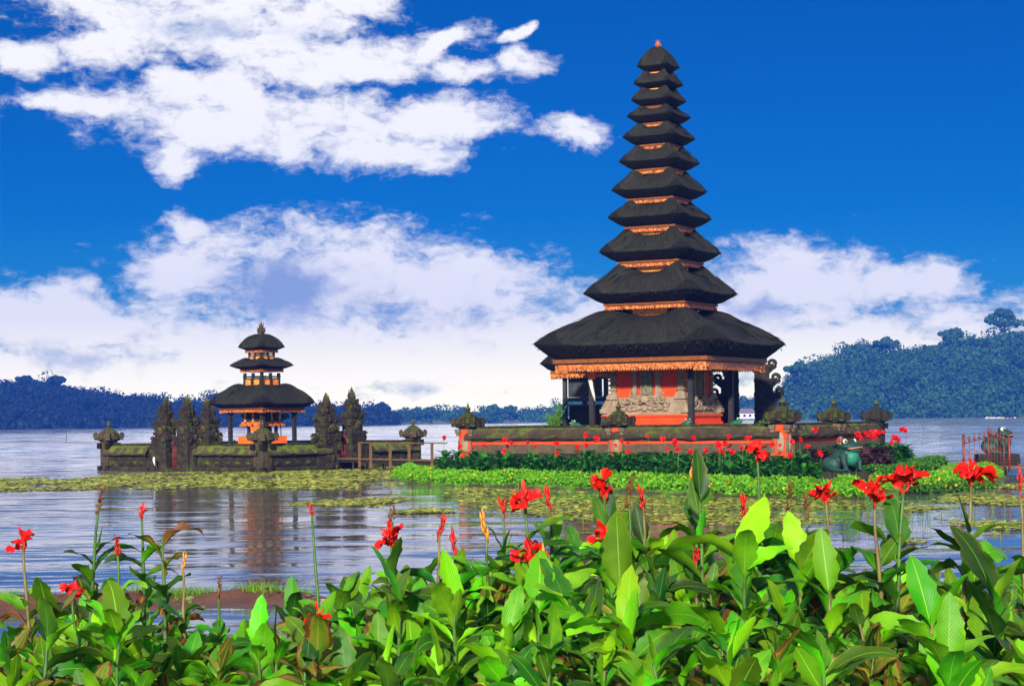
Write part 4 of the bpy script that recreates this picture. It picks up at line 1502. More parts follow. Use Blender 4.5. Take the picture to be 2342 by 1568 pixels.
# ---- timber pavilion behind the pagoda on the left
pp = at(1362, VH, 81.0); pp.z = 1.6
pav = empty("timber_pavilion", pp, -TH, "dark grey timber pavilion with thatched roof half hidden behind the pagoda", "pavilion")
V, F4, UV = roof_mesh(1.85, .1, 1.42, .95, .30, .06, 77, .1)
r = obj_from("thatched_roof", np_mesh("thatched_roof", V, F4, M_THATCH, True, UV), pav, (0, 0, 2.92))
q = MB(); frame_mb(1.45, -.42, -.28, .12, q); q.box((0, 0, -.36), (2.6, 2.6, .05)); q.build("cornice", M_GOLDTRIM, r)
fringe_mb(1.42, -.40, .22, 20).build("eave_fringe", M_GOLD, r)
for sx in (-1, 1):
    for sy in (-1, 1):
        q = MB(); q.box((0, 0, 0), (.16, .16, 2.6)); q.build("post", M_GREYTIMBER, pav, (sx * .98, sy * .98, 0))
q = MB(); frame_mb(1.06, 1.32, 1.48, .14, q); q.box((0, 0, 1.10), (2.4, 2.4, .08)); frame_mb(1.05, 2.3, 2.5, .12, q); q.build("beam", M_GREYTIMBER, pav)
q = MB(); q.box((0, 0, 0), (1.7, 1.7, 1.10)); q.build("cabin", M_TIMBER, pav)
q = MB()
for k in (0, 3):
    q.box((-.05, -.90, 1.50), (1.6, .05, .78), M=Matrix.Rotation(k * PI / 2, 4, 'Z'))
q.build("wall_panel", M_GREYTIMBER, pav)

# feathery shrub by the left wall
sp = at(1238, VH, 74.0) + B * 1.2
sh = empty("shrub", (sp.x, sp.y, 1.55), 0, "feathery light green shrub rising above the left end of the red wall", "shrub")
m = MB(); P = []
for k in range(26):
    a = random.random() * 6.3; t = Vector((math.cos(a) * random.uniform(.05, .5), math.sin(a) * random.uniform(.05, .5), random.uniform(.5, 1.25)))
    m.tube([(0, 0, 0), t * .5 + Vector((0, 0, .1)), t], [.014, .01, .004], 5)
    for j in range(60):
        q = random.random() ** .7
        P.append(tuple(t * q + Vector((random.gauss(0, .05), random.gauss(0, .05), random.gauss(0, .03)))))
m.build("stem", M_STEM, sh)
V, Fc = leaf_soup(np.array(P), .11, .25, .5)
obj_from("foliage", np_mesh("foliage", V, Fc, M_SHRUB), sh)
# straggly plant at the foot of the rear gate
sp = P2 + A * -.9 + B * 1.2
sh = empty("shrub", (sp.x, sp.y, 1.7), 0, "straggly yellow green plant at the foot of the rear gate", "shrub")
m = MB(); P = []
for k in range(14):
    a = random.random() * 6.3; t = Vector((math.cos(a) * random.uniform(.1, .55), math.sin(a) * .3, random.uniform(.2, .6)))
    m.tube([(0, 0, 0), t * .5 + Vector((0, 0, .1)), t], [.012, .008, .004], 5)
    for j in range(9):
        P.append(tuple(t * random.uniform(.5, 1.05) + Vector((random.gauss(0, .04), random.gauss(0, .04), random.gauss(0, .04)))))
m.build("stem", M_STEM, sh)
V, Fc = leaf_soup(np.array(P), .12, .4)
obj_from("foliage", np_mesh("foliage", V, Fc, M_SHRUB), sh)


# ================================================================== FROGS
def frog(pos, rz, s, label, bodymat, bellymat, crouch=0.0, zoff=0):
    e = empty("frog_statue", pos, rz, label, "frog statue")
    m = MB(); k = crouch
    m.ell((-.14, 0, .36 - .05 * k), (.46, .36, .34), rot=(0, -.45 + .3 * k, 0))
    m.ell((.16, 0, .50 - .14 * k), (.30, .33, .36), rot=(0, -.2, 0))
    m.ell((.26, 0, .80 - .22 * k), (.30, .36, .17), rot=(0, -.05, 0))
    m.ell((.40, 0, .765 - .22 * k), (.24, .30, .11))
    for sy in (-1, 1):
        m.ell((.18, sy * .20, .95 - .22 * k), (.12, .10, .11))
        m.ell((-.22, sy * .38, .24), (.34, .17, .24), rot=(0, .25, sy * -.2))
        m.tube([(-.30, sy * .44, .16), (-.02, sy * .52, .07), (.22, sy * .50, .05)], [.13, .10, .07], 8)
        for j in (-1, 0, 1):
            m.tube([(.14, sy * .50, .05), (.34, sy * (.50 + .09 * j), .035)], [.05, .03], 6)
        m.tube([(.20, sy * .30, .52 - .1 * k), (.30, sy * .40, .30), (.36, sy * .34, .06)], [.13, .10, .075], 8)
        for j in (-1, 0, 1):
            m.tube([(.36, sy * .34, .05), (.50, sy * (.34 + .07 * j), .03)], [.045, .028], 6)
    body = fused("body", m, .028, bodymat, e)
    b = MB(); b.ell((.275, 0, .46 - .12 * k), (.26, .27, .30), 14, 10, rot=(0, -.2, 0)); b.ell((.40, 0, .70 - .22 * k), (.20, .25, .08), 12, 8)
    b.build("belly", bellymat, e)
    ml = MB()
    pts = [(.40 + .25 * math.cos(a) , .305 * math.sin(a), .755 - .22 * k + .02 * math.cos(a * 2)) for a in [(-1.6 + 3.2 * i / 16) for i in range(17)]]
    ml.tube(pts, .022, 6); ml.build("mouth", M_LIP, e)
    for sy in (-1, 1):
        w = MB(); w.ell((.225, sy * .235, .965 - .22 * k), (.085, .075, .085)); ey = w.build("eye", M_WHITE, e)
        p = MB(); p.ell((.285, sy * .275, .972 - .22 * k), (.040, .036, .042)); p.build("pupil", M_PUPIL, ey)
    e.scale = (s, s, s)
    return e


def plinth_stack(pos, rz, w, d, h, label, layers):
    m = MB(); rg = random.Random(3)
    for k in range(layers):
        for i in range(4):
            m.box((-w / 2 + w * (i + .5) / 4 + rg.gauss(0, .01), rg.gauss(0, .015), h * k / layers), (w / 4 - .015, d * rg.uniform(.93, 1.05), h / layers - .012))
    o = m.build("stone_plinth", M_BLACKSTONE, None, pos); o.rotation_euler = (0, 0, rz)
    tag(o, label, "plinth")


p = at(1931, 1086, 51.5)
zg = isl_z(p.x, p.y)
plinth_stack((p.x, p.y, zg - .1), -.2, 1.30, .95, .46, "dark stone slab under the big green frog beside the canna bed", 2)
frog(Vector((p.x, p.y, zg + .355)), R(-48), .86, "big dark green frog statue on stone slab beside the canna bed", M_FROG, M_BELLY)
p = at(2280, 1052, 68.0)
plinth_stack((p.x, p.y, .22), -.1, 1.5, 1.1, .48, "stacked dark stone plinth under the frog at the right edge", 4)
frog(Vector((p.x, p.y, .70)), R(-20), .98, "dark green frog statue behind the orange gate at the right edge", M_FROG, M_FROG, .25)
p = P0 + A * (13.2 * .335) + B * .75
frog(Vector((p.x, p.y, 1.72)), R(198), .44, "small bright frog statue facing left by the timber pavilion", M_FROGLIT, M_BELLY, .7)
p = P0 + A * (13.2 * .685) + B * .8
frog(Vector((p.x, p.y, 1.72)), R(-48), .44, "small bright frog statue on the wall before the red shrine corner", M_FROGLIT, M_BELLY, .6)
p = P0 + A * (13.2 * .835) + B * .9
frog(Vector((p.x, p.y, 1.72)), R(-15), .44, "small bright frog statue facing right near the rear gate", M_FROGLIT, M_BELLY, .45)

# ---- orange iron gate and landing at the right edge
gp = at(2256, 1066, 63.0); gp.z = .22
g = empty("iron_gate", gp, -.95, "orange iron gate with spear finials standing open at the landing", "gate")


def gate_leaf(parent, w, h, x0, ang, n, arch):
    e = MB(); M = Matrix.Translation((x0, 0, 0)) @ Matrix.Rotation(ang, 4, 'Z')
    for k in range(n + 1):
        x = w * k / n
        hh = h + arch * (x / w if x0 < 0 else 1 - x / w)
        big = k in (0, n)
        e.tube([(x, 0, 0), (x, 0, hh)], .022 if big else .009, 6, M=M)
        e.lathe([(.012, 0), (.04, .03), (.05, .07), (.03, .10), (.012, .13), (.03, .16), (.003, .24)], (x, 0, hh), 7, M=M)
    for q in (.12, .98):
        e.tube([(w * k / 8, 0, h * q + (arch * (k / 8 if x0 < 0 else 1 - k / 8)) * (q > .9)) for k in range(9)], .020, 6, M=M)
    for k in range(n):
        e.spiral((w * (k + .5) / n, 0, h * .72), .06, 1.2, .012, flip=1 if k % 2 else -1, M=M)
    return e.build("gate_leaf", M_IRON, parent)


gate_leaf(g, .85, .95, -.95, .55, 5, .22)
gate_leaf(g, .85, 1.05, .10, -.25, 5, .22)
for x in (-.98, .98):
    q = MB(); q.tube([(x, 0, 0), (x, 0, 1.15)], .045, 8); q.ell((x, 0, 1.2), .06); q.build("gate_post", M_IRON, g)
lp = at(2330, 1066, 64.0)
ld = empty("landing_stage", (lp.x, lp.y, .30), -.05, "low plank landing stage at the right edge of the lake", "jetty")
q = MB()
for i in range(10):
    q.box((-.9 + i * .3, 0, 0), (.285, 1.5, .06))
q.build("deck", M_BAMBOO, ld)
q = MB()
for x in (-.6, .6, 1.6):
    for y in (-.6, .6):
        q.tube([(x, y, -.9), (x, y, 0)], .06, 7)
q.build("pile", M_TIMBER, ld)

# ================================================================== SMALL TEMPLE
SD = 82.0
SC = at(600, VH, 88.0); SC.z = 0
los = math.atan2(SC.x, SC.y)
SR_ = -los + R(-45)                         # rotation of the square enclosure: one corner towards the eye
e1 = Vector((math.cos(SR_), math.sin(SR_), 0)); e2 = Vector((-math.sin(SR_), math.cos(SR_), 0))
Lh = 5.05
corner = lambda a, b_: SC + e1 * a * Lh + e2 * b_ * Lh
CF = corner(1, -1); 
cs = [corner(-1, -1), corner(1, -1), corner(1, 1), corner(-1, 1)]
cs.sort(key=lambda p: p.y)
Cf, Cb = cs[0], cs[3]
Cl, Cr = (cs[1], cs[2]) if cs[1].x < cs[2].x else (cs[2], cs[1])
ZS = 1.18
sm_t = MB(); sm_t.box((SC.x, SC.y, -.6), (2 * Lh - .3, 2 * Lh - .3, 1.45), rz=SR_)
tag(sm_t.build("small_temple_terrace", M_DARKSTONE), kind="structure")
GSW, GSP = "dark mossy walls round the small temple", "mossy capped pillars of the small temple"
g1, g2 = .43, .63                            # gate openings along the two near walls, from the front corner
lw = lambda t: Cf.lerp(Cl, t); rw = lambda t: Cf.lerp(Cr, t)
wall(lw(.70), Cl, .0, ZS, "short mossy wall left of the small temple gate", "dark", GSW)
wall(Cf, lw(.40), .0, ZS, "mossy wall between left gate and front corner of small temple", "dark", GSW)
wall(Cf, rw(.40), .0, ZS, "mossy wall between front corner and right gate of small temple", "dark", GSW)
wall(rw(.68), Cr, .0, ZS, "short mossy wall behind the footbridge right of small temple", "dark", GSW)
wall(Cl, Cb, .0, ZS, "far left wall at the back of the small temple", "dark", GSW)
wall(Cr, Cb, .0, ZS, "far right wall at the back of the small temple", "dark", GSW)
pillar(Cl, SR_, -.2, 1.34, 1.0, "mossy capped pillar at the left corner of the small temple", "moss", GSP)
pillar(Cf, SR_, -.2, 1.28, 1.0, "mossy capped pillar at the front corner of the small temple", "moss", GSP)
pillar(Cr, SR_, -.2, 1.30, .95, "mossy capped pillar at the right corner behind the footbridge", "moss", GSP)


def mossy_tower(pos, rz, H, w, label, seed, flip, wing=True):
    """weathered gate tower: stacked cornices, carved masks, side scroll, tapering crown and ragged moss"""
    rg = random.Random(seed)
    e = empty("mossy_gate_tower", pos, rz, label, "gate tower")
    m = MB(); c = MB(); P = []

    def lvl(hw, z0, h, corn=True):
        m.box((0, 0, z0 * H), (2 * hw * w, 1.7 * hw * w, h * H))
        if corn:
            for q, g in ((.0, 1.10), (.035, 1.22), (.06, 1.12)):
                m.box((rg.gauss(0, .008), 0, (z0 + h - .05 + q * .7) * H), (2 * hw * w * g, 1.7 * hw * w * g, .022 * H))
        for _ in range(14):
            a = rg.choice((0, 1, 2, 3)); t = rg.uniform(-1, 1)
            x, y = ((t, -1), (1, t), (t, 1), (-1, t))[a]
            s = rg.uniform(.05, .11) * w
            m.box((x * hw * w * 1.02, y * .85 * hw * w * 1.02, (z0 + rg.uniform(.05, .95) * h) * H), (s * 1.6, s * 1.6, s * 1.5), rz=rg.random())
        for _ in range(34):
            P.append((rg.uniform(-1, 1) * hw * w * 1.15, rg.uniform(-1, 1) * hw * w, (z0 + h * rg.choice((1.0, 1.0, .5))) * H + rg.uniform(-.02, .05)))

    lvl(.42, -.08, .12, False)
    lvl(.34, .04, .33)
    lvl(.40, .37, .08)
    lvl(.33, .46, .13)
    lvl(.36, .60, .07)
    lvl(.235, .68, .09)
    lvl(.165, .77, .06)
    # carved mask and flame stones
    for y in (-1, 1):
        k_ = MB(); k_.ell((0, y * .30 * w, .53 * H), (.17 * w, .10 * w, .06 * H), 10, 8); k_.ell((-.08 * w, y * .36 * w, .55 * H), .04 * w, 8, 6); k_.ell((.08 * w, y * .36 * w, .55 * H), .04 * w, 8, 6)
        k_.build('carved_mask', M_MOSSCARVE, e)
    for s in (-1, 1):
        for z, r, hw in ((.45, .10, .44), (.66, .085, .36), (.78, .06, .26)):
            MB().spiral((s * hw * w, 0, z * H), r * w, 1.2, r * w * .45, start=-PI / 2, flip=s).build('scroll', M_MOSSCARVE, e)
    if wing:
        m.box((flip * .56 * w, 0, -.05 * H), (.34 * w, .5 * w, .36 * H)); m.box((flip * .58 * w, 0, .30 * H), (.44 * w, .6 * w, .03 * H))
        MB().spiral((flip * .70 * w, 0, .39 * H), .14 * w, 1.2, .06 * w, start=-PI / 2, flip=flip).build('scroll', M_MOSSCARVE, e)
        for _ in range(24):
            P.append((flip * rg.uniform(.4, .78) * w, rg.uniform(-.3, .3) * w, .335 * H + rg.uniform(0, .05)))
    # crown: a leaning, pitted spire
    lean = rg.uniform(-.05, .05) * w
    c.lathe([(.13 * w, .83 * H), (.14 * w, .86 * H), (.085 * w, .88 * H), (.115 * w, .91 * H), (.08 * w, .94 * H), (.05 * w, .97 * H), (.006, 1.0 * H)], (lean, 0, 0), 9)
    for k in range(5):
        a = k * 1.26 + rg.random()
        c.tube([(lean + math.cos(a) * .10 * w, math.sin(a) * .10 * w, .84 * H), (lean + math.cos(a) * .145 * w, math.sin(a) * .145 * w, .88 * H), (lean + math.cos(a) * .10 * w, math.sin(a) * .10 * w, rg.uniform(.92, .985) * H)], [.05 * w, .045 * w, .006], 6)
    m.build("tower_body", M_DARKSTONE, e)
    c.build("crown", M_MOSSCARVE, e)
    V, Fc = leaf_soup(np.array(P), .06, .5, .5)
    o = obj_from("moss_tufts", np_mesh("moss_tufts", V, Fc, M_MOSSTUFT), e); o["kind"] = "stuff"
    return e


def on_wall(u, Pa, Pb):
    """point on wall line Pa-Pb seen at picture column u"""
    lo, hi = 0.0, 1.0
    f = lambda t: (Pa.lerp(Pb, t).x / Pa.lerp(Pb, t).y) * F + U0 - u
    s = 1 if f(1) > f(0) else -1
    for _ in range(40):
        mid = (lo + hi) / 2
        if f(mid) * s > 0: hi = mid
        else: lo = mid
    return Pa.lerp(Pb, (lo + hi) / 2)


al = math.atan2((Cl - Cf).y, (Cl - Cf).x); ar = math.atan2((Cr - Cf).y, (Cr - Cf).x)
t1 = on_wall(378, Cf, Cl); t2 = on_wall(428, Cf, Cl); t3 = on_wall(476, Cl, Cb)
t4 = on_wall(746, Cf, Cr); t5 = on_wall(806, Cf, Cr)
mossy_tower(t1, al + PI, at(378, 905, t1.y).z, 1.10, "leftmost mossy gate tower with dry straw at its tip", 21, -1)
mossy_tower(t2, al + PI, at(428, 902, t2.y).z, 1.10, "second mossy gate tower from the left with a twin tipped crown", 22, 1)
mossy_tower(t3, SR_, at(476, 905, t3.y).z, 1.15, "mossy gate tower at the back left of the small pagoda", 23, 1)
mossy_tower(t4, ar, at(746, 896, t4.y).z, 1.15, "broad mossy gate tower right of the small pagoda", 24, -1)
mossy_tower(t5, ar, at(806, 884, t5.y).z, 1.10, "slim pointed gate tower by the footbridge", 25, 1)


def red_lattice(Pa, Pb, h, label):
    d = Pb - Pa; L = d.length
    e = empty("iron_gate", (Pa.x, Pa.y, .08), math.atan2(d.y, d.x), label, "gate")
    m = MB(); n = 7
    for k in range(n + 1):
        x = L * k / n
        hh = h * (1 + .18 * math.sin(PI * k / n))
        m.tube([(x, 0, 0), (x, 0, hh)], .013, 6)
        m.lathe([(.01, 0), (.045, .04), (.02, .08), (.035, .11), (.003, .18)], (x, 0, hh), 6)
    for q in (.08, .35, .62, .9):
        m.tube([(0, 0, h * q), (L, 0, h * q)], .014, 6)
    m.build("gate_bars", M_IRON, e)
    s = MB()
    for k in range(n):
        for q in (.22, .48, .76):
            s.spiral((L * (k + .5) / n, 0, h * q), .06, 1.3, .010, flip=1 if k % 2 else -1)
            s.ell((L * (k + .5) / n, 0, h * q + .1), (.03, .015, .02), 6, 5)
    s.build("gate_scrolls", M_IRON, e)


dl = (Cl - Cf).normalized(); dr = (Cr - Cf).normalized()
red_lattice(t2 + dl * .45, t1 - dl * .45, 1.15, "red scrolled iron gate between the two left gate towers")
red_lattice(t4 + dr * .50, t5 - dr * .45, 1.25, "red spiked iron gate between the two right gate towers")
sg = MB(); sg.box((0, 0, 0), (.30, .03, .20)); o = sg.build("small_sign", M_BAMBOO, None, t5 + Vector((-.12, -.42, 1.18))); o.rotation_euler = (0, 0, ar)
tag(o, "small blank tan plaque on the slim gate tower", "sign")
q = MB(); q.ell((0, 0, 0), (.06, .05, .14)); q.tube([(0, 0, -.08), (.04, 0, -.26)], [.05, .02], 6)
tag(q.build("offering_cloth", M_WHITE, None, t1 + Vector((-.42, -.62, .55))), "small white cloth hanging low on the leftmost gate tower", "cloth")

sm = empty("three_tiered_pagoda", (SC.x, SC.y, 0), SR_, "small three-tiered thatched pagoda with orange cloth round its base", "pagoda")
KS = SC.y / F
zs = lambda v: at(601, v, SC.y).z
T = [(107, 795, 762), (146, 838, 818), (242, 923, 880)]
for i, (span, vl, vt) in enumerate(T):
    W = span * KS / 1.36 / 2
    z = zs(vl); rise = zs(vt) - z
    if i == 0:
        tier(sm, W, .05, W * .66, z, zs(763) - z, .10, .13, .04, 61, 14, 0.0)
    elif i == 1:
        tier(sm, W, .45, W * .64, z, zs(821) - z, .12, .13, .06, 62, 18, .3)
    else:
        tier(sm, W, .64, W * .76, z, zs(882) - z, .20, .20, .06, 63, 26, .2)
neck_box(sm, .43, zs(826), zs(803), zs(822), zs(814.5), .16)
neck_box(sm, .60, zs(888), zs(853), zs(881), zs(867), .20)
finial_ornament(sm, zs(765), .95, M_MOSSTONE)
for sx in (-1, 1):
    for sy in (-1, 1):
        q = MB(); zb = .84; h = zs(937) - zb
        q.box((0, 0, 0), (.16, .16, h)); q.box((0, 0, 0), (.26, .26, .14)); q.box((0, 0, h - .2), (.24, .24, .14))
        q.build("post", M_TIMBER, sm, (sx * 1.06, sy * 1.06, zb))
q = MB(); frame_mb(1.14, zs(942), zs(932), .14, q); q.build("beam", M_TIMBER, sm)
q = MB(); q.box((0, 0, .84), (1.55, 1.55, .12)); q.build("plinth", M_DARKSTONE, sm)
cl = MB(); cl.box((0, 0, .90), (1.66, 1.66, zs(996.5) - .90), top=.97)
cl.build("orange_skirt_cloth", M_ORANGE, sm)
q = MB(); q.box((0, 0, zs(999)), (1.0, 1.0, zs(990) - zs(999))); q.box((0, 0, zs(990)), (.62, .62, zs(974) - zs(990)))
for k in range(4):
    q.box((.45, .45, zs(999)), (.12, .12, zs(974) - zs(999)), M=Matrix.Rotation(k * PI / 2, 4, 'Z'))
q.build("pedestal", M_TIMBER, sm)
q = MB(); q.box((0, 0, zs(974)), (1.50, 1.50, .10)); q.box((0, 0, zs(974) + .10), (1.40, 1.40, .10)); q.box((0, 0, zs(968)), (1.30, 1.30, .10))
q.build("carved_sill", M_GOLD, sm)
q = MB(); q.box((0, 0, zs(966)), (1.22, 1.22, zs(938) - zs(966))); q.build("shrine_body", M_PANEL, sm)
q = MB()
for k in range(4):
    M = Matrix.Rotation(k * PI / 2, 4, 'Z')
    q.box((-.26, -.62, zs(964)), (.34, .06, zs(942) - zs(964)), M=M); q.box((.26, -.62, zs(964)), (.34, .06, zs(942) - zs(964)), M=M)
q.build("shrine_door", M_TIMBER, sm)
q = MB()
q.add([(-.1, -.70, zs(975)), (.5, -.70, zs(975)), (.52, -.72, zs(984)), (.2, -.74, zs(990)), (-.06, -.72, zs(981)),
       (-.1, -.66, zs(975)), (.5, -.66, zs(975)), (.52, -.68, zs(984)), (.2, -.70, zs(990)), (-.06, -.68, zs(981))],
      [(0, 1, 2, 3, 4), (9, 8, 7, 6, 5), (0, 5, 6, 1), (1, 6, 7, 2), (2, 7, 8, 3), (3, 8, 9, 4), (4, 9, 5, 0)])
q.build("hanging_cloth", M_ORANGE, sm)
pb = SC + (Cf - SC) * .12
for sgn, u, lab in ((-1, 566, "leafy green shrub left of the small pagoda shrine"), (1, 641, "leafy green shrub right of the small pagoda shrine")):
    p = at(u, VH, SC.y + .9); e = empty("shrub", (p.x, p.y, .84), 0, lab, "shrub")
    q = MB(); q.tube([(0, 0, 0), (.03, 0, .8), (0, 0, 1.5)], [.03, .025, .015], 6); q.build("stem", M_TRUNK, e)
    rg = np.random.default_rng(5 + sgn)
    V, Fc = leaf_soup(crown_points((0, 0, 1.5), .34, .42, 300, 4, rg), .11, .5, 0, rg)
    obj_from("foliage", np_mesh("foliage", V, Fc, M_HEDGE), e)
# little guardian stones on the terrace
for u, lab in ((535, "small dark guardian stone left of the orange cloth"), (669, "small dark guardian stone right of the orange cloth")):
    p = at(u, VH, SC.y - 1.0)
    q = MB(); q.box((0, 0, 0), (.26, .24, .12)); q.ell((0, 0, .24), (.12, .10, .16)); q.ell((.02, -.03, .42), (.08, .08, .09)); q.tube([(0, 0, .46), (0, 0, .58)], [.05, .005], 6)
    tag(q.build("guardian_statue", M_BLACKSTONE, None, (p.x, p.y, .85)), lab, "statue")

# ---- footbridge
bz = at(890, 1053, 80).z
pa, pb = on_wall(778, Cf, Cr), at(1042, VH, 77.0)
pa = Vector((pa.x, pa.y, 0)); pb = Vector((pb.x, pb.y, 0)); d = (pb - pa); L = d.length
fb = empty("footbridge", (pa.x, pa.y, bz), math.atan2(d.y, d.x), "narrow wooden footbridge with handrail between the two temples", "bridge")
q = MB(); n = int(L / .22)
for i in range(n):
    q.box((L * (i + .5) / n, 0, random.uniform(-.006, .006)), (L / n - .015, .95, .05))
q.build("deck", M_BAMBOO, fb)
q = MB()
for y in (-.35, .35):
    q.box((L / 2, y, -.13), (L, .09, .12))
q.build("deck_beam", M_TIMBER, fb)
for k in range(7):
    for y in (-.38, .38):
        q = MB(); q.tube([(0, 0, -1.3), (0, 0, -.13)], .055, 7); q.build("pile", M_TIMBER, fb, (L * (k + .3) / 7, y, 0))
rz_ = at(890, 1014, 79).z - bz
for u in (826, 856, 907, 955, 1011):
    t = min(max((at(u, VH, 79).x - pa.x) / (pb.x - pa.x), 0), 1)
    q = MB(); q.box((0, 0, -.35), (.09, .09, rz_ + .35)); q.build("rail_post", M_BAMBOO, fb, (t * L, -.47, 0))
t0 = (at(826, VH, 79).x - pa.x) / (pb.x - pa.x)
q = MB(); q.box((L * (1 + t0) / 2, -.47, rz_ - .01), (L * (1 - t0), .10, .05)); q.build("handrail", M_BAMBOO, fb)

# ================================================================== CANNAS
def leaf_mesh(L, W, p0, droop, fold, wave, twist, seed, mat, ns=13, nv=8, side=0.0, torn=0.0):
    """broad pointed blade on a short clasping stalk; origin at the stem, grows along +Y"""
    rg = random.Random(seed)
    ph, ph2 = rg.random() * 6.3, rg.random() * 6.3
    pos = Vector((0, 0, 0)); V, UV = [], []
    pitch = p0; yaw = 0.0
    for i in range(ns + 1):
        s = i / ns
        d = Vector((math.sin(yaw) * math.cos(pitch), math.cos(yaw) * math.cos(pitch), math.sin(pitch)))
        lat = Vector((math.cos(yaw), -math.sin(yaw), 0))
        n = lat.cross(d).normalized()
        q = max(0.0, (s - .07) / .93)
        w = .009 + W / 2 * 2.72 * (q ** .60) * ((1 - q) ** .92) if q > 0 else .009
        if i == ns: w = .001
        tw = twist * s
        l2 = lat * math.cos(tw) + n * math.sin(tw); n2 = n * math.cos(tw) - lat * math.sin(tw)
        fa = fold * (1.15 - .9 * s) + (.9 * (1 - s * 4) if s < .25 else 0)
        for j in range(nv + 1):
            v = -1 + 2 * j / nv
            a = abs(v)
            sg = 1 if v > 0 else -1
            rip = wave * w * a * a * math.sin(s * 11 + ph + sg * ph2) + .25 * wave * w * a * math.sin(s * 23 + ph2)
            ang = fa * a
            we = w * (1 + .10 * a * a * math.sin(s * 31 + ph * (2 + sg)) + .07 * a * a * math.sin(s * 57 + ph2 * 3))
            p = pos + l2 * (sg * a * we * math.cos(ang)) + n2 * (a * w * math.sin(ang) * .9 + rip - .10 * w * a * a * s)
            V.append(tuple(p)); UV.append((.5 + .5 * v, s))
        pos = pos + d * (L / ns)
        pitch -= droop / ns * (.35 + 1.5 * s); yaw += side / ns
    m = nv + 1
    idx = np.arange(len(V)).reshape(ns + 1, m)
    F4 = np.stack([idx[:-1, :-1], idx[:-1, 1:], idx[1:, 1:], idx[1:, :-1]], -1).reshape(-1, 4)
    return np_mesh("leaf", np.array(V), F4, mat, True, np.array(UV))


SHAPES = [  # L, W, start pitch, droop, fold, wave, twist, sideways
    (.42, .185, 1.20, .45, .45, .14, .15, .15), (.46, .190, .95, 1.05, .38, .16, -.25, -.3), (.44, .175, .80, 1.25, .35, .20, .40, .3),
    (.48, .165, .60, 1.20, .40, .18, -.45, .2), (.46, .180, .45, 1.35, .30, .24, .60, -.35), (.48, .165, .90, 2.10, .45, .20, .30, .4),
    (.38, .165, 1.36, .15, .60, .08, .05, .05), (.32, .120, 1.30, .25, .85, .06, .1, .1), (.46, .195, .25, 1.10, .28, .22, -.7, .3),
    (.42, .200, 1.05, .65, .22, .14, .45, -.15), (.42, .150, .65, 2.30, .55, .28, -.8, .4), (.48, .180, .70, 1.6, .25, .20, .8, -.4)]
LV = {}
for nm, mt in (("g", M_LEAF), ("b", M_LEAFB), ("d", M_LEAFD), ("y", M_LEAFY), ("x", M_LEAFX)):
    LV[nm] = []
    for i, S in enumerate(SHAPES):
        L_, W_, p_, dr_, fo_, wa_, tw_, si_ = S
        L_ *= .78; W_ *= .60; p_ += .14
        if nm == "x":
            dr_ += 1.2; fo_ += .5; wa_ += .3; W_ *= .8
        if nm == "y":
            dr_ += .4; wa_ += .1
        LV[nm].append(leaf_mesh(L_, W_, p_, dr_, fo_, wa_, tw_, 100 + i, mt, side=si_))


def petal_mesh(L, W, p0, droop, wave, seed, mat=None):
    rg = random.Random(seed); ph = rg.random() * 6.3
    pos = Vector((0, 0, 0)); pitch = p0; V = []
    ns, nv = 8, 6
    for i in range(ns + 1):
        s = i / ns
        d = Vector((0, math.cos(pitch), math.sin(pitch))); n = Vector((0, -math.sin(pitch), math.cos(pitch)))
        w = W / 2 * (.14 + .86 * math.sin(PI * min(1, s ** 1.5 * .80)) ** .9) if s < .99 else W * .20
        for j in range(nv + 1):
            v = -1 + 2 * j / nv
            z = wave * W * (v * v * math.sin(s * 6 + ph + 2 * v) + .3 * math.sin(v * 5 + ph) * s) + .25 * v * v * w * (1 - s)
            k = 1 + .12 * math.sin(v * 7 + ph) * (s > .85)
            V.append(tuple(pos * k + Vector((v * w, 0, 0)) + n * z))
        pos = pos + d * (L / ns); pitch -= droop / ns * (.4 + 1.3 * s)
    m = nv + 1
    idx = np.arange(len(V)).reshape(ns + 1, m)
    F4 = np.stack([idx[:-1, :-1], idx[:-1, 1:], idx[1:, 1:], idx[1:, :-1]], -1).reshape(-1, 4)
    return np_mesh("petal", np.array(V), F4, mat or M_PETAL, True)


PET_BIG = [petal_mesh(.105, .085, 1.0, 1.5, .24, 1), petal_mesh(.12, .078, .7, 1.5, .30, 2), petal_mesh(.11, .095, .35, 1.3, .30, 3), petal_mesh(.10, .070, 1.25, .7, .25, 4), petal_mesh(.115, .090, .9, 2.4, .34, 5)]
PET_NAR = [petal_mesh(.085, .022, 1.2, .5, .2, 6), petal_mesh(.075, .026, 1.0, .9, .2, 7), petal_mesh(.09, .018, 1.35, .2, .1, 8)]


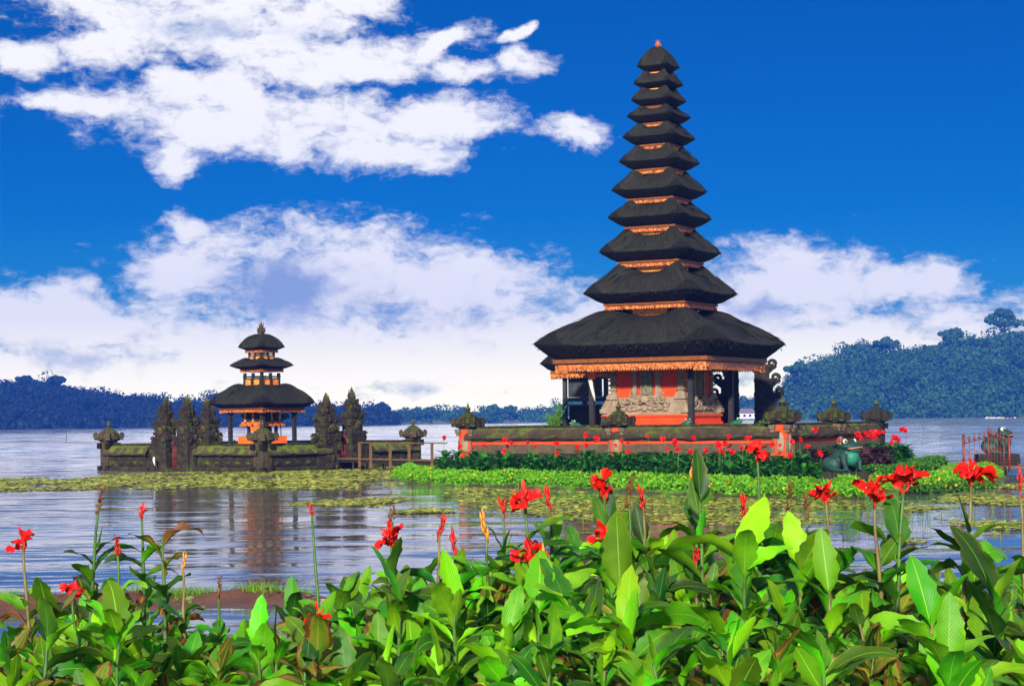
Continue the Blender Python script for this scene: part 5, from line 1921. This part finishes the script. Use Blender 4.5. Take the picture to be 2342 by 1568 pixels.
def head_mesh(kind, seed):
    """the spike that carries buds, tubes and seed pods"""
    rg = random.Random(seed); m = MB()
    if kind in ("bloom", "small"):
        m.tube([(0, 0, -.05), (.004, 0, .0), (0, .004, .05)], [.007, .008, .006], 7)
        for k in range(7):
            a = k * 2.4 + rg.random(); z = rg.uniform(-.045, .045); t = rg.uniform(.03, .075)
            m.tube([(0, 0, z), (math.cos(a) * .020, math.sin(a) * .020, z + t * .5), (math.cos(a) * .026, math.sin(a) * .026, z + t)], [.005, .0075, .0015], 6)
    elif kind in ("bud", "ybud"):
        m.tube([(0, 0, -.05), (0, 0, .06)], [.007, .005], 7)
        for k in range(6):
            a = k * 2.4 + rg.random(); z = -.03 + k * .02; t = rg.uniform(.06, .10)
            m.tube([(0, 0, z), (math.cos(a) * .015, math.sin(a) * .015, z + t * .55), (math.cos(a) * .010, math.sin(a) * .010, z + t)], [.005, .0095, .0012], 6)
    else:
        m.tube([(0, 0, -.08), (.006, 0, .02), (-.004, 0, .10)], [.008, .006, .004], 7)
        for k in range(13):
            a = k * 2.4 + rg.random(); z = -.06 + k * .0135
            m.ell((math.cos(a) * .014, math.sin(a) * .014, z), (.009, .009, .012), 6, 5)
            m.tube([(math.cos(a) * .014, math.sin(a) * .014, z), (math.cos(a) * .028, math.sin(a) * .028, z + rg.uniform(.0, .03))], [.005, .0008], 5)
    mt = {"bloom": M_BUD, "small": M_BUD, "bud": M_BUD, "ybud": M_BUDY, "seed": M_SEED}[kind]
    return m.mesh("flower_head", mt)


HEADS = {k: [head_mesh(k, 50 + i) for i in range(3)] for k in ("bloom", "small", "bud", "ybud", "seed")}
STEMS = {}


def stem_mesh(h, bend, rb, rt, mat, seed):
    rg = random.Random(seed); m = MB()
    pts, rad = [], []
    for i in range(9):
        q = i / 8
        pts.append((bend[0] * q ** 1.6 + rg.gauss(0, .003), bend[1] * q ** 1.6 + rg.gauss(0, .003), h * q))
        rad.append((rb + (rt - rb) * q) * (1.14 if i in (2, 4, 6) else 1))
    m.tube(pts, rad, 8)
    return m.mesh("stem", mat), pts


def stem_at(pts, z, h):
    q = min(max(z / h, 0), 1) * 8
    i = min(int(q), 7); t = q - i
    return Vector(pts[i]).lerp(Vector(pts[i + 1]), t)


CG = "cannas in the foreground bed"
plant_no = 0


def canna(base, top, kind, label, leaves=7, pal="ggbd", lean=0.0, size=1.0, face=None, top_leaf=False, bare=.0, group=CG, lo=.40):
    """one canna: stem, clasping leaves with their own set, and a flower head with petals"""
    global plant_no
    plant_no += 1
    rg = random.Random(1000 + plant_no)
    h = top.z - base.z
    e = empty("canna_plant", base, 0, label, "canna", group)
    bend = (top.x - base.x, top.y - base.y)
    me, pts = stem_mesh(h, bend, .017 * size ** .5, .0065, M_STEM if rg.random() < .7 else M_STEMR, plant_no)
    obj_from("stem", me, e)
    az = rg.uniform(0, 2 * PI) if face is None else face
    topq = 1.0 - bare
    for k in range(leaves):
        q = lo + (topq - lo) * ((k + .5 * rg.random()) / max(leaves - .4, 1))
        c = rg.choice(pal)
        if q < .60 and rg.random() < .30:
            c = rg.choice("yyxd")
        frac = q
        if frac > .72 and kind == "leafy": si = rg.choice((0, 1, 1, 2, 6, 9, 3))
        elif frac > .78: si = rg.choice((6, 7, 0, 7, 1))
        else: si = rg.choice((1, 2, 3, 4, 5, 8, 9, 10, 11, 2, 3, 11))
        sc = size * rg.uniform(.66, 1.16) * (1.0 if q < .7 else .86) * (.62 if (frac > .85 and kind not in ("leafy",)) else 1)
        az += PI * rg.uniform(.72, 1.05)
        p = stem_at(pts, q * h, h)
        obj_from("leaf", LV[c][si], e, p, (rg.gauss(0, .16), rg.gauss(0, .30), az), sc)
    if top_leaf:
        obj_from("leaf", LV[pal[0]][rg.choice((0, 6, 9))], e, stem_at(pts, h * .96, h), (0, rg.gauss(0, .1), rg.choice((0, PI)) + rg.gauss(0, .6)), size * 1.05)
    if kind != "leafy":
        fl = obj_from("flower" if kind in ("bloom", "small") else ("seed_head" if kind == "seed" else "flower_bud"), rg.choice(HEADS[kind]), e, Vector(pts[-1]), (rg.gauss(0, .12), rg.gauss(0, .12), rg.random() * 6), .98 * size)
        if kind == "bloom":
            a0 = rg.random() * 6.3
            for k in range(7):
                a = a0 + k * 2.4 + rg.gauss(0, .3)
                obj_from("petal", rg.choice(PET_BIG), fl, (math.cos(a + PI / 2) * .008, math.sin(a + PI / 2) * .008, rg.uniform(-.02, .045)), (rg.gauss(0, .2), rg.gauss(0, .3), a), rg.uniform(.62, 1.0))
            for k in range(4):
                obj_from("petal", rg.choice(PET_NAR), fl, (0, 0, rg.uniform(0, .05)), (rg.gauss(0, .2), rg.gauss(0, .2), rg.random() * 6.3), rg.uniform(.8, 1.1))
        elif kind == "small":
            for k in range(6):
                obj_from("petal", rg.choice(PET_NAR), fl, (0, 0, rg.uniform(0, .05)), (rg.gauss(0, .2), rg.gauss(0, .2), rg.random() * 6.3), rg.uniform(.7, 1.0))
            if rg.random() < .7:
                obj_from("petal", PET_BIG[rg.choice((1, 3))], fl, (0, 0, .03), (0, 0, rg.random() * 6.3), .6)
        elif kind in ("bud", "ybud") and rg.random() < .75:
            for k in range(2):
                obj_from("petal", PET_NAR[2], fl, (0, 0, .04), (rg.gauss(0, .1), rg.gauss(0, .1), rg.random() * 6.3), .8)
    return e


def fore(u, v, D, kind, label, leaves=6, pal="gggbd", size=1.0, bare=.25, du=0, **kw):
    t = at(u, v, D)
    b = at(u + du, v, D + random.uniform(-.1, .1)); b.z = shore_z(b.x, b.y) - .03
    return canna(b, t, kind, label, leaves + 4, pal, size=size, bare=bare, **kw)


STALKS = [
    # u, v, D, kind, label, leaves, palette, size, bare, du
    (52, 1245, 10.0, "bloom", "canna with a red bloom at the far left, two dark upper leaves", 5, "dgg", .80, .24, 20),
    (226, 1150, 10.6, "seed", "tall canna with a brown seed head high above the left shore", 7, "dggy", .9, .20, -30),
    (326, 1180, 11.0, "small", "canna with a small red flower above spent buds, over the ripples", 6, "gdg", .8, .22, 0),
    (268, 1258, 10.4, "small", "canna with a narrow red spike beside the tall brown seed head", 6, "gdy", .8, .20, 8),
    (163, 1362, 9.6, "bloom", "low red canna flower among yellowing leaves on the left", 6, "gby", .8, .20, 30),
    (372, 1225, 10.8, "leafy", "canna with a blade-like upright leaf and brown withered leaves", 6, "ydx", .9, .05, 6),
    (421, 1300, 10.6, "ybud", "canna with a slim yellow green bud left of the sand spit", 5, "ggd", .7, .30, -4),
    (500, 1345, 10.8, "seed", "thin bare stalk with a spent bud before the sand spit", 4, "gg", .7, .40, -4),
    (713, 1176, 10.6, "small", "slender canna flower standing alone against the open water", 4, "gd", .62, .55, 20),
    (727, 1425, 9.4, "bloom", "low red canna flower below the slender lone one", 6, "gyb", .8, .18, 10),
    (897, 1240, 10.0, "bloom", "big ragged red canna bloom before the dark water at the centre", 7, "gggd", 1.05, .18, 10),
    (893, 1190, 10.3, "seed", "dark seed spike poking up behind the big ragged red bloom", 4, "dg", .8, .40, 0),
    (1004, 1222, 10.6, "bud", "single narrow red bud on a green stalk right of the ragged bloom", 5, "gdg", .9, .22, -8),
    (1040, 1262, 10.2, "bud", "thin reddish bud held before a broad upright leaf", 6, "gbg", .95, .12, 0),
    (1110, 1222, 10.2, "ybud", "tall green bud stalk without petals left of the flower cluster", 7, "gdg", 1.0, .26, 12),
    (1151, 1168, 10.8, "small", "leftmost red flower of the cluster at the upper centre", 6, "gdg", .9, .20, 4),
    (1204, 1156, 10.5, "bloom", "broad red bloom in the cluster at the upper centre", 7, "gggd", 1.0, .16, -2),
    (1256, 1160, 10.6, "bud", "pointed red bud right of the broad bloom of the cluster", 7, "ggd", 1.0, .16, 16),
    (1211, 1272, 9.6, "bloom", "red flower on a yellow stalk below the cluster", 7, "bgbd", 1.0, .15, 8),
    (1252, 1310, 9.4, "ybud", "orange pointed bud on a yellow stalk", 7, "bbgd", 1.0, .14, 20),
    (1382, 1128, 10.8, "bloom", "red bloom on a long stalk reaching in front of the green border", 7, "ggd", 1.05, .14, 8),
    (1386, 1236, 10.0, "bloom", "canna with one large drooping red petal beside a leaf", 7, "ggbd", 1.0, .14, 30),
    (1440, 1132, 10.8, "seed", "brown spent flower spike before the green border", 6, "gdg", 1.0, .18, 4),
    (1474, 1158, 10.6, "bud", "ragged reddish bud right of the brown spent spike", 6, "gdg", 1.0, .18, -2),
    (1582, 1098, 10.8, "ybud", "pale yellow orange bud standing tall near the middle", 7, "dggd", 1.05, .12, 20),
    (1732, 1042, 11.0, "bloom", "highest red bloom on a bare orange stalk before the canna bed", 5, "gd", .95, .34, 6),
    (1700, 1178, 10.6, "bud", "fat red bud low above the leaves right of centre", 6, "gdg", 1.0, .14, -4),
    (1806, 1140, 10.8, "seed", "brown withered flower spike left of the frog statue", 6, "gdg", .95, .24, 10),
    (1845, 1165, 10.9, "seed", "withered spike with curled brown bracts below the frog statue", 6, "dgg", .95, .24, 6),
    (1890, 1138, 10.2, "bloom", "red bloom right below the big frog statue", 6, "gdg", .95, .26, 10),
    (2000, 1140, 9.8, "bloom", "left bloom of the two big red ones right of the frog", 6, "dgg", 1.1, .24, 22),
    (2066, 1108, 9.8, "bloom", "right bloom of the two big red ones right of the frog", 6, "dgg", 1.15, .24, -30),
    (2222, 1098, 9.4, "bloom", "largest red bloom at the right before the orange gate", 8, "dgdg", 1.15, .20, -30),
    (2334, 1120, 9.8, "bud", "small red buds cut by the right edge of the view", 6, "gdg", .9, .30, 12),
    (1592, 1282, 10.4, "small", "small red flower half hidden in leaves near the middle", 6, "dgd", .9, .10, 0),
    (2338, 1510, 8.6, "small", "low red petals at the bottom right corner", 6, "ggd", .9, .10, 10),
    (1246, 1320, 10.6, "seed", "rusty thin bud stalk behind the orange pointed bud", 5, "dgd", .9, .2, 0),
]
for (u, v, D, kind, lab, n, pal, size, bare, du) in STALKS:
    fore(u, v, D, kind, lab, n, pal, size, bare, du)
# plants without flowers that show as wholes because of their bright new leaves
BRIGHT = [
    (1702, 1262, 9.4, "canna with bright heart shaped pair of new leaves right of centre", "b", 1.15),
    (1600, 1130, 10.4, "canna whose top is one dark upright leaf left of the frog", "dg", 1.0),
    (1040, 1385, 8.9, "canna with a bright oval upright leaf at the lower centre", "bbg", 1.0),
    (915, 1390, 9.0, "canna with one long upright leaf in the lower centre left", "ggb", 1.1),
    (1420, 1345, 9.0, "canna with a very large ribbed leaf facing the lake", "gb", 1.35),
    (1440, 1430, 8.4, "canna with a folded bright green leaf low at the centre right", "bb", .95),
    (1895, 1350, 9.0, "canna with bright arching leaves below the red bloom", "bbg", 1.1),
    (2130, 1425, 8.8, "canna with bright fresh leaf pair at the lower right", "bb", 1.1),
    (2275, 1380, 9.0, "canna with the broadest dark leaf at the right edge", "dg", 1.45),
    (270, 1440, 9.2, "canna with bright long leaf at the lower left", "bbg", .95),
    (590, 1480, 8.9, "canna with light slanting leaf at the bottom left of centre", "bg", .9),
    (1830, 1290, 9.8, "canna with a light curled leaf left of the arching one", "bgg", 1.0),
    (1230, 1390, 9.2, "canna with pale drooping leaves under the yellow stalks", "bbg", 1.1),
    (110, 1420, 9.0, "canna with dull narrow leaves in the lower left corner", "gdy", .95),
    (725, 1500, 8.6, "canna with a wide yellow leaf at the bottom", "yyg", 1.0),
]
for (u, v, D, lab, pal, size) in BRIGHT:
    fore(u, v, D, "leafy", lab, 7, pal + "g", size, .04, random.uniform(-15, 15), top_leaf=True)


def canopy(u):
    return np.interp(u, [-80, 60, 160, 260, 340, 430, 560, 680, 780, 860, 960, 1060, 1180, 1300, 1420, 1540, 1660, 1760, 1880, 1990, 2060, 2160, 2260, 2420],
                     [1430, 1415, 1385, 1365, 1395, 1430, 1440, 1385, 1345, 1318, 1305, 1300, 1265, 1225, 1220, 1225, 1255, 1265, 1290, 1290, 1325, 1300, 1300, 1310])


rgf = random.Random(77)
fill = 0
for row, (D0, dv0, dv1, step) in enumerate(((12.2, 25, 70, 88), (11.2, 25, 95, 74), (10.0, 60, 170, 84), (9.0, 130, 250, 96), (8.2, 210, 330, 118))):
    u = -110.0 + row * 17
    while u < 2450:
        uu = u + rgf.uniform(-26, 26)
        dens = .75 if uu < 640 and row < 2 else 1.0
        v = canopy(uu) + rgf.uniform(dv0, dv1)
        if v < 1600 and rgf.random() < dens:
            pal = rgf.choice(("ggb", "gdb", "gbb", "gdy", "dgb", "bgg")) if uu > 650 else rgf.choice(("ggb", "gdy", "gby", "gbb", "dgy"))
            kind = "leafy"
            fore(uu, v, D0 + rgf.uniform(-.5, .5), kind, "leafy green canna without flowers in the foreground bed", rgf.choice((10, 11, 12)), pal,
                 rgf.uniform(.8, 1.12) * (.88 if uu < 700 else 1.0), .03, rgf.uniform(-25, 25), top_leaf=rgf.random() < .3)
            fill += 1
        u += step * rgf.uniform(.8, 1.2)

# ---- cannas in the bed below the temple walls: one mesh of foliage each, flowers as a part
def bed_leaf_soup(rg, h, n):
    V, F4 = [], []
    for k in range(n):
        a = rg.random() * 6.3; p0 = rg.uniform(.5, 1.3); L = rg.uniform(.34, .55) * h / .8; w = L * .20
        z0 = rg.uniform(.06, .62) * h; pos = Vector((0, 0, z0)); pitch = p0
        o = len(V)
        for i in range(6):
            s = i / 5
            ww = w * math.sin(PI * min(1, s * .94 + .05)) ** .8
            ca, sa = math.cos(a), math.sin(a)
            d = Vector((ca * math.cos(pitch), sa * math.cos(pitch), math.sin(pitch))); lat = Vector((-sa, ca, 0)); nn = d.cross(lat)
            V += [tuple(pos - lat * ww + Vector((0, 0, ww * .35))), tuple(pos), tuple(pos + lat * ww + Vector((0, 0, ww * .35)))]
            pos = pos + d * L / 5; pitch -= rg.uniform(.15, .42)
        for i in range(5):
            for j in range(2):
                q = o + i * 3 + j
                F4.append((q, q + 1, q + 4, q + 3))
    return np.array(V), np.array(F4)


BEDM = []
for i in range(6):
    rg = random.Random(400 + i)
    V, F4 = bed_leaf_soup(rg, .8, 19)
    BEDM.append(np_mesh("leaves", V, F4, M_FARLEAF, True))
BEDF = []
for i in range(4):
    rg = random.Random(440 + i); P = []
    for k in range(17):
        P.append((rg.gauss(0, .034), rg.gauss(0, .034), rg.uniform(-.05, .08)))
    V, F4 = leaf_soup(np.array(P), .10, .8, 0, np.random.default_rng(i))
    BEDF.append(np_mesh("flower", V, F4, M_PETAL))
SM_ = MB(); SM_.tube([(0, 0, 0), (.01, 0, .5), (0, 0, 1.0)], [.014, .011, .006], 6)
BEDS = SM_.mesh("stem", M_STEM)
rgb_ = random.Random(9)


MASS_V, MASS_F, MASS_R = [], [], []
BED_LEFT = [300 - plant_no]                  # about three hundred single cannas in all; the smallest rest is one mass


def bed_canna(p, h, flower, group, label, s=1.0):
    if BED_LEFT[0] <= 0 or (not flower and rgb_.random() < .7):
        me = rgb_.choice(BEDM); a = rgb_.random() * 6.3; k = h / .95
        co = np.empty(len(me.vertices) * 3, np.float32); me.vertices.foreach_get("co", co); co = co.reshape(-1, 3) * k
        ca, sa = math.cos(a), math.sin(a)
        MASS_F.append(np.array([tuple(q.vertices) for q in me.polygons]) + sum(len(v) for v in MASS_V))
        MASS_V.append(np.stack([co[:, 0] * ca - co[:, 1] * sa + p[0], co[:, 0] * sa + co[:, 1] * ca + p[1], co[:, 2] + p[2]], 1))
        if flower:
            for _ in range(20):
                MASS_R.append((p[0] + rgb_.gauss(0, .05), p[1] + rgb_.gauss(0, .05), p[2] + h * 1.2 + rgb_.uniform(-.05, .09)))
        return
    BED_LEFT[0] -= 1
    e = empty("canna_plant", p, rgb_.random() * 6.3, label, "canna", group)
    obj_from("leaves", rgb_.choice(BEDM), e, (0, 0, 0), (0, 0, 0), h / .95)
    if flower:
        st = obj_from("stem", BEDS, e, (0, 0, 0), (rgb_.gauss(0, .06), rgb_.gauss(0, .06), 0), (1, 1, h * 1.18))
        obj_from("flower", rgb_.choice(BEDF), e, (0, 0, h * 1.2), (0, 0, rgb_.random() * 6), rgb_.uniform(.8, 1.25) * s)


# row after row in front of the long wall, from the left pillar to the frog
for row, (off, n, h0) in enumerate(((-1.0, 24, .70), (-2.6, 22, .72), (-4.6, 18, .72))):
    for k in range(n):
        t = (k + rgb_.random() * .8) / n
        p = P0.lerp(P2 + A * 1.0, t) + B * (off - rgb_.uniform(0, 1.1)) - A * .6
        if not inside(p.x, p.y, ISL) or edge_dist(p.x, p.y, ISL) < 1.15 or U0 + p.x / p.y * F < 1010:
            continue
        bed_canna((p.x, p.y, isl_z(p.x, p.y)), h0 * rgb_.uniform(.85, 1.5), rgb_.random() < .24, "cannas in the bed before the long wall", "canna in the planted bed before the long red wall")
n = 0
while n < 205:                               # the rest of the bed, thickest along its water side
    u = rgb_.uniform(1005, 1875); D = rgb_.uniform(49, 66)
    p = at(u, VH, D)
    if not inside(p.x, p.y, ISL) or (p - P2).dot(B) > -5.0:
        continue
    d = edge_dist(p.x, p.y, ISL)
    if d < 1.05 or d > 7.5 or rgb_.random() > 1.15 - d / 9:
        continue
    bed_canna((p.x, p.y, isl_z(p.x, p.y)), rgb_.uniform(.60, 1.0), rgb_.random() < .15, "cannas in the bed before the long wall", "canna in the planted bed before the long red wall")
    n += 1
# from the frog round the corner to the right side wall
for k in range(58):
    t = rgb_.random()
    p = P2.lerp(P4, t) + A * rgb_.uniform(.7, 2.6) - B * rgb_.uniform(0, .6)
    if inside(p.x, p.y, ISL):
        bed_canna((p.x, p.y, isl_z(p.x, p.y)), rgb_.uniform(.75, 1.15), rgb_.random() < .22, "cannas beside the right side wall", "canna growing beside the right side wall of the big temple", 1.2)
for k in range(26):
    p = at(rgb_.uniform(1960, 2070), VH, rgb_.uniform(62, 69))
    bed_canna((p.x, p.y, isl_z(p.x, p.y)), rgb_.uniform(.75, 1.2), rgb_.random() < .4, "tall cannas right of the frog statue", "tall canna in the clump right of the frog statue", 1.2)

mass = obj_from("canna_undergrowth", np_mesh("canna_undergrowth", np.concatenate(MASS_V), np.concatenate(MASS_F), M_FARLEAF, True))
tag(mass, kind="stuff")
if MASS_R:
    V, F4 = leaf_soup(np.array(MASS_R), .10, .8)
    tag(obj_from("canna_blossom", np_mesh("canna_blossom", V, F4, M_PETAL)), kind="stuff")

# dark red leaved plants by the frog
for u, D, lab in ((1868, 57, "dark purple leaved plant left of the big frog statue"), (2010, 59, "dark purple leaved bush right of the big frog statue"), (1995, 60.5, "second dark purple leaved bush behind the first beside the frog")):
    p = at(u, VH, D)
    e = empty("purple_leaf_plant", (p.x, p.y, isl_z(p.x, p.y)), 0, lab, "shrub")
    q = MB(); P = []
    for k in range(6):
        a = k * 1.05; q.tube([(0, 0, 0), (math.cos(a) * .22, math.sin(a) * .22, .75)], [.018, .01], 6)
        for j in range(70):
            P.append((math.cos(a) * .22 + random.gauss(0, .14), math.sin(a) * .22 + random.gauss(0, .14), random.uniform(.12, .85)))
    q.build("stem", M_TRUNK, e)
    V, Fc = leaf_soup(np.array(P), .22, .4, .5); obj_from("foliage", np_mesh("foliage", V, Fc, M_TIPLANT), e)


# clipped hedges on the lawn at the right
def hedge(pts, w, h, label, flowers=0):
    c = sum(pts, Vector((0, 0, 0))) / len(pts)
    e = empty("hedge", (c.x, c.y, isl_z(c.x, c.y)), 0, label, "hedge")
    P, Pf = [], []
    for i in range(len(pts) - 1):
        a, b = pts[i] - c, pts[i + 1] - c
        n = Vector((-(b - a).y, (b - a).x, 0)).normalized()
        for k in range(int((b - a).length * 420)):
            t = random.random(); v = random.uniform(-1, 1)
            z = h * random.uniform(.1, 1) ** .5 * (1 - .35 * v ** 4)
            p = a.lerp(b, t) + n * (v * w / 2); P.append((p.x, p.y, z + .03 * math.sin(p.x * 3)))
            if flowers and random.random() < .03:
                Pf.append((p.x, p.y, z + .04))
    q = MB()
    for i in range(len(pts) - 1):
        a, b = pts[i] - c, pts[i + 1] - c
        m_ = (a + b) / 2; q.box((m_.x, m_.y, -.1), ((b - a).length, w * .7, h * .8), rz=math.atan2((b - a).y, (b - a).x))
    q.build("branches", M_HEDGECORE, e)
    V, Fc = leaf_soup(np.array(P), .12, .55); o = obj_from("foliage", np_mesh("foliage", V, Fc, M_HEDGE), e)
    if Pf:
        V, Fc = leaf_soup(np.array(Pf), .07, .9); obj_from("blossom", np_mesh("blossom", V, Fc, M_YELLOW), e)["kind"] = "stuff"


M_HEDGECORE = mat_plain("hedge_twigs", (.014, .022, .006), .9, .1, .3)
zI = .28
hedge([at_z(1985, 1092, zI), at_z(2070, 1083, zI), at_z(2130, 1078, zI)], .7, .34, "low dark hedge curving behind the big frog statue")
hedge([at_z(2080, 1072, zI), at_z(2120, 1066, zI), at_z(2152, 1064, zI)], .7, .34, "short dark hedge at the back of the right lawn")
hedge([at_z(2075, 1106, zI), at_z(2170, 1100, zI), at_z(2262, 1091, zI)], .8, .42, "flowering hedge along the water on the right lawn", 1)

# ------------------------------------------------------------------ air
hz, ht, hb_ = material("haze_air")
nt = hz.node_tree; nt.nodes.remove(hb_)
pv = nt.nodes.new("ShaderNodeVolumePrincipled")
pv.inputs["Color"].default_value = HAZE_COL
pv.inputs["Density"].default_value = HAZE_DENS
pv.inputs["Anisotropy"].default_value = 0.0
nt.links.new(pv.outputs[0], nt.nodes["Material Output"].inputs["Volume"])
m = MB(); m.box((0, 560, -2.6), (3600, 1400, 76.0))
h = m.build("haze", hz); h.visible_shadow = True
tag(h, kind="stuff")
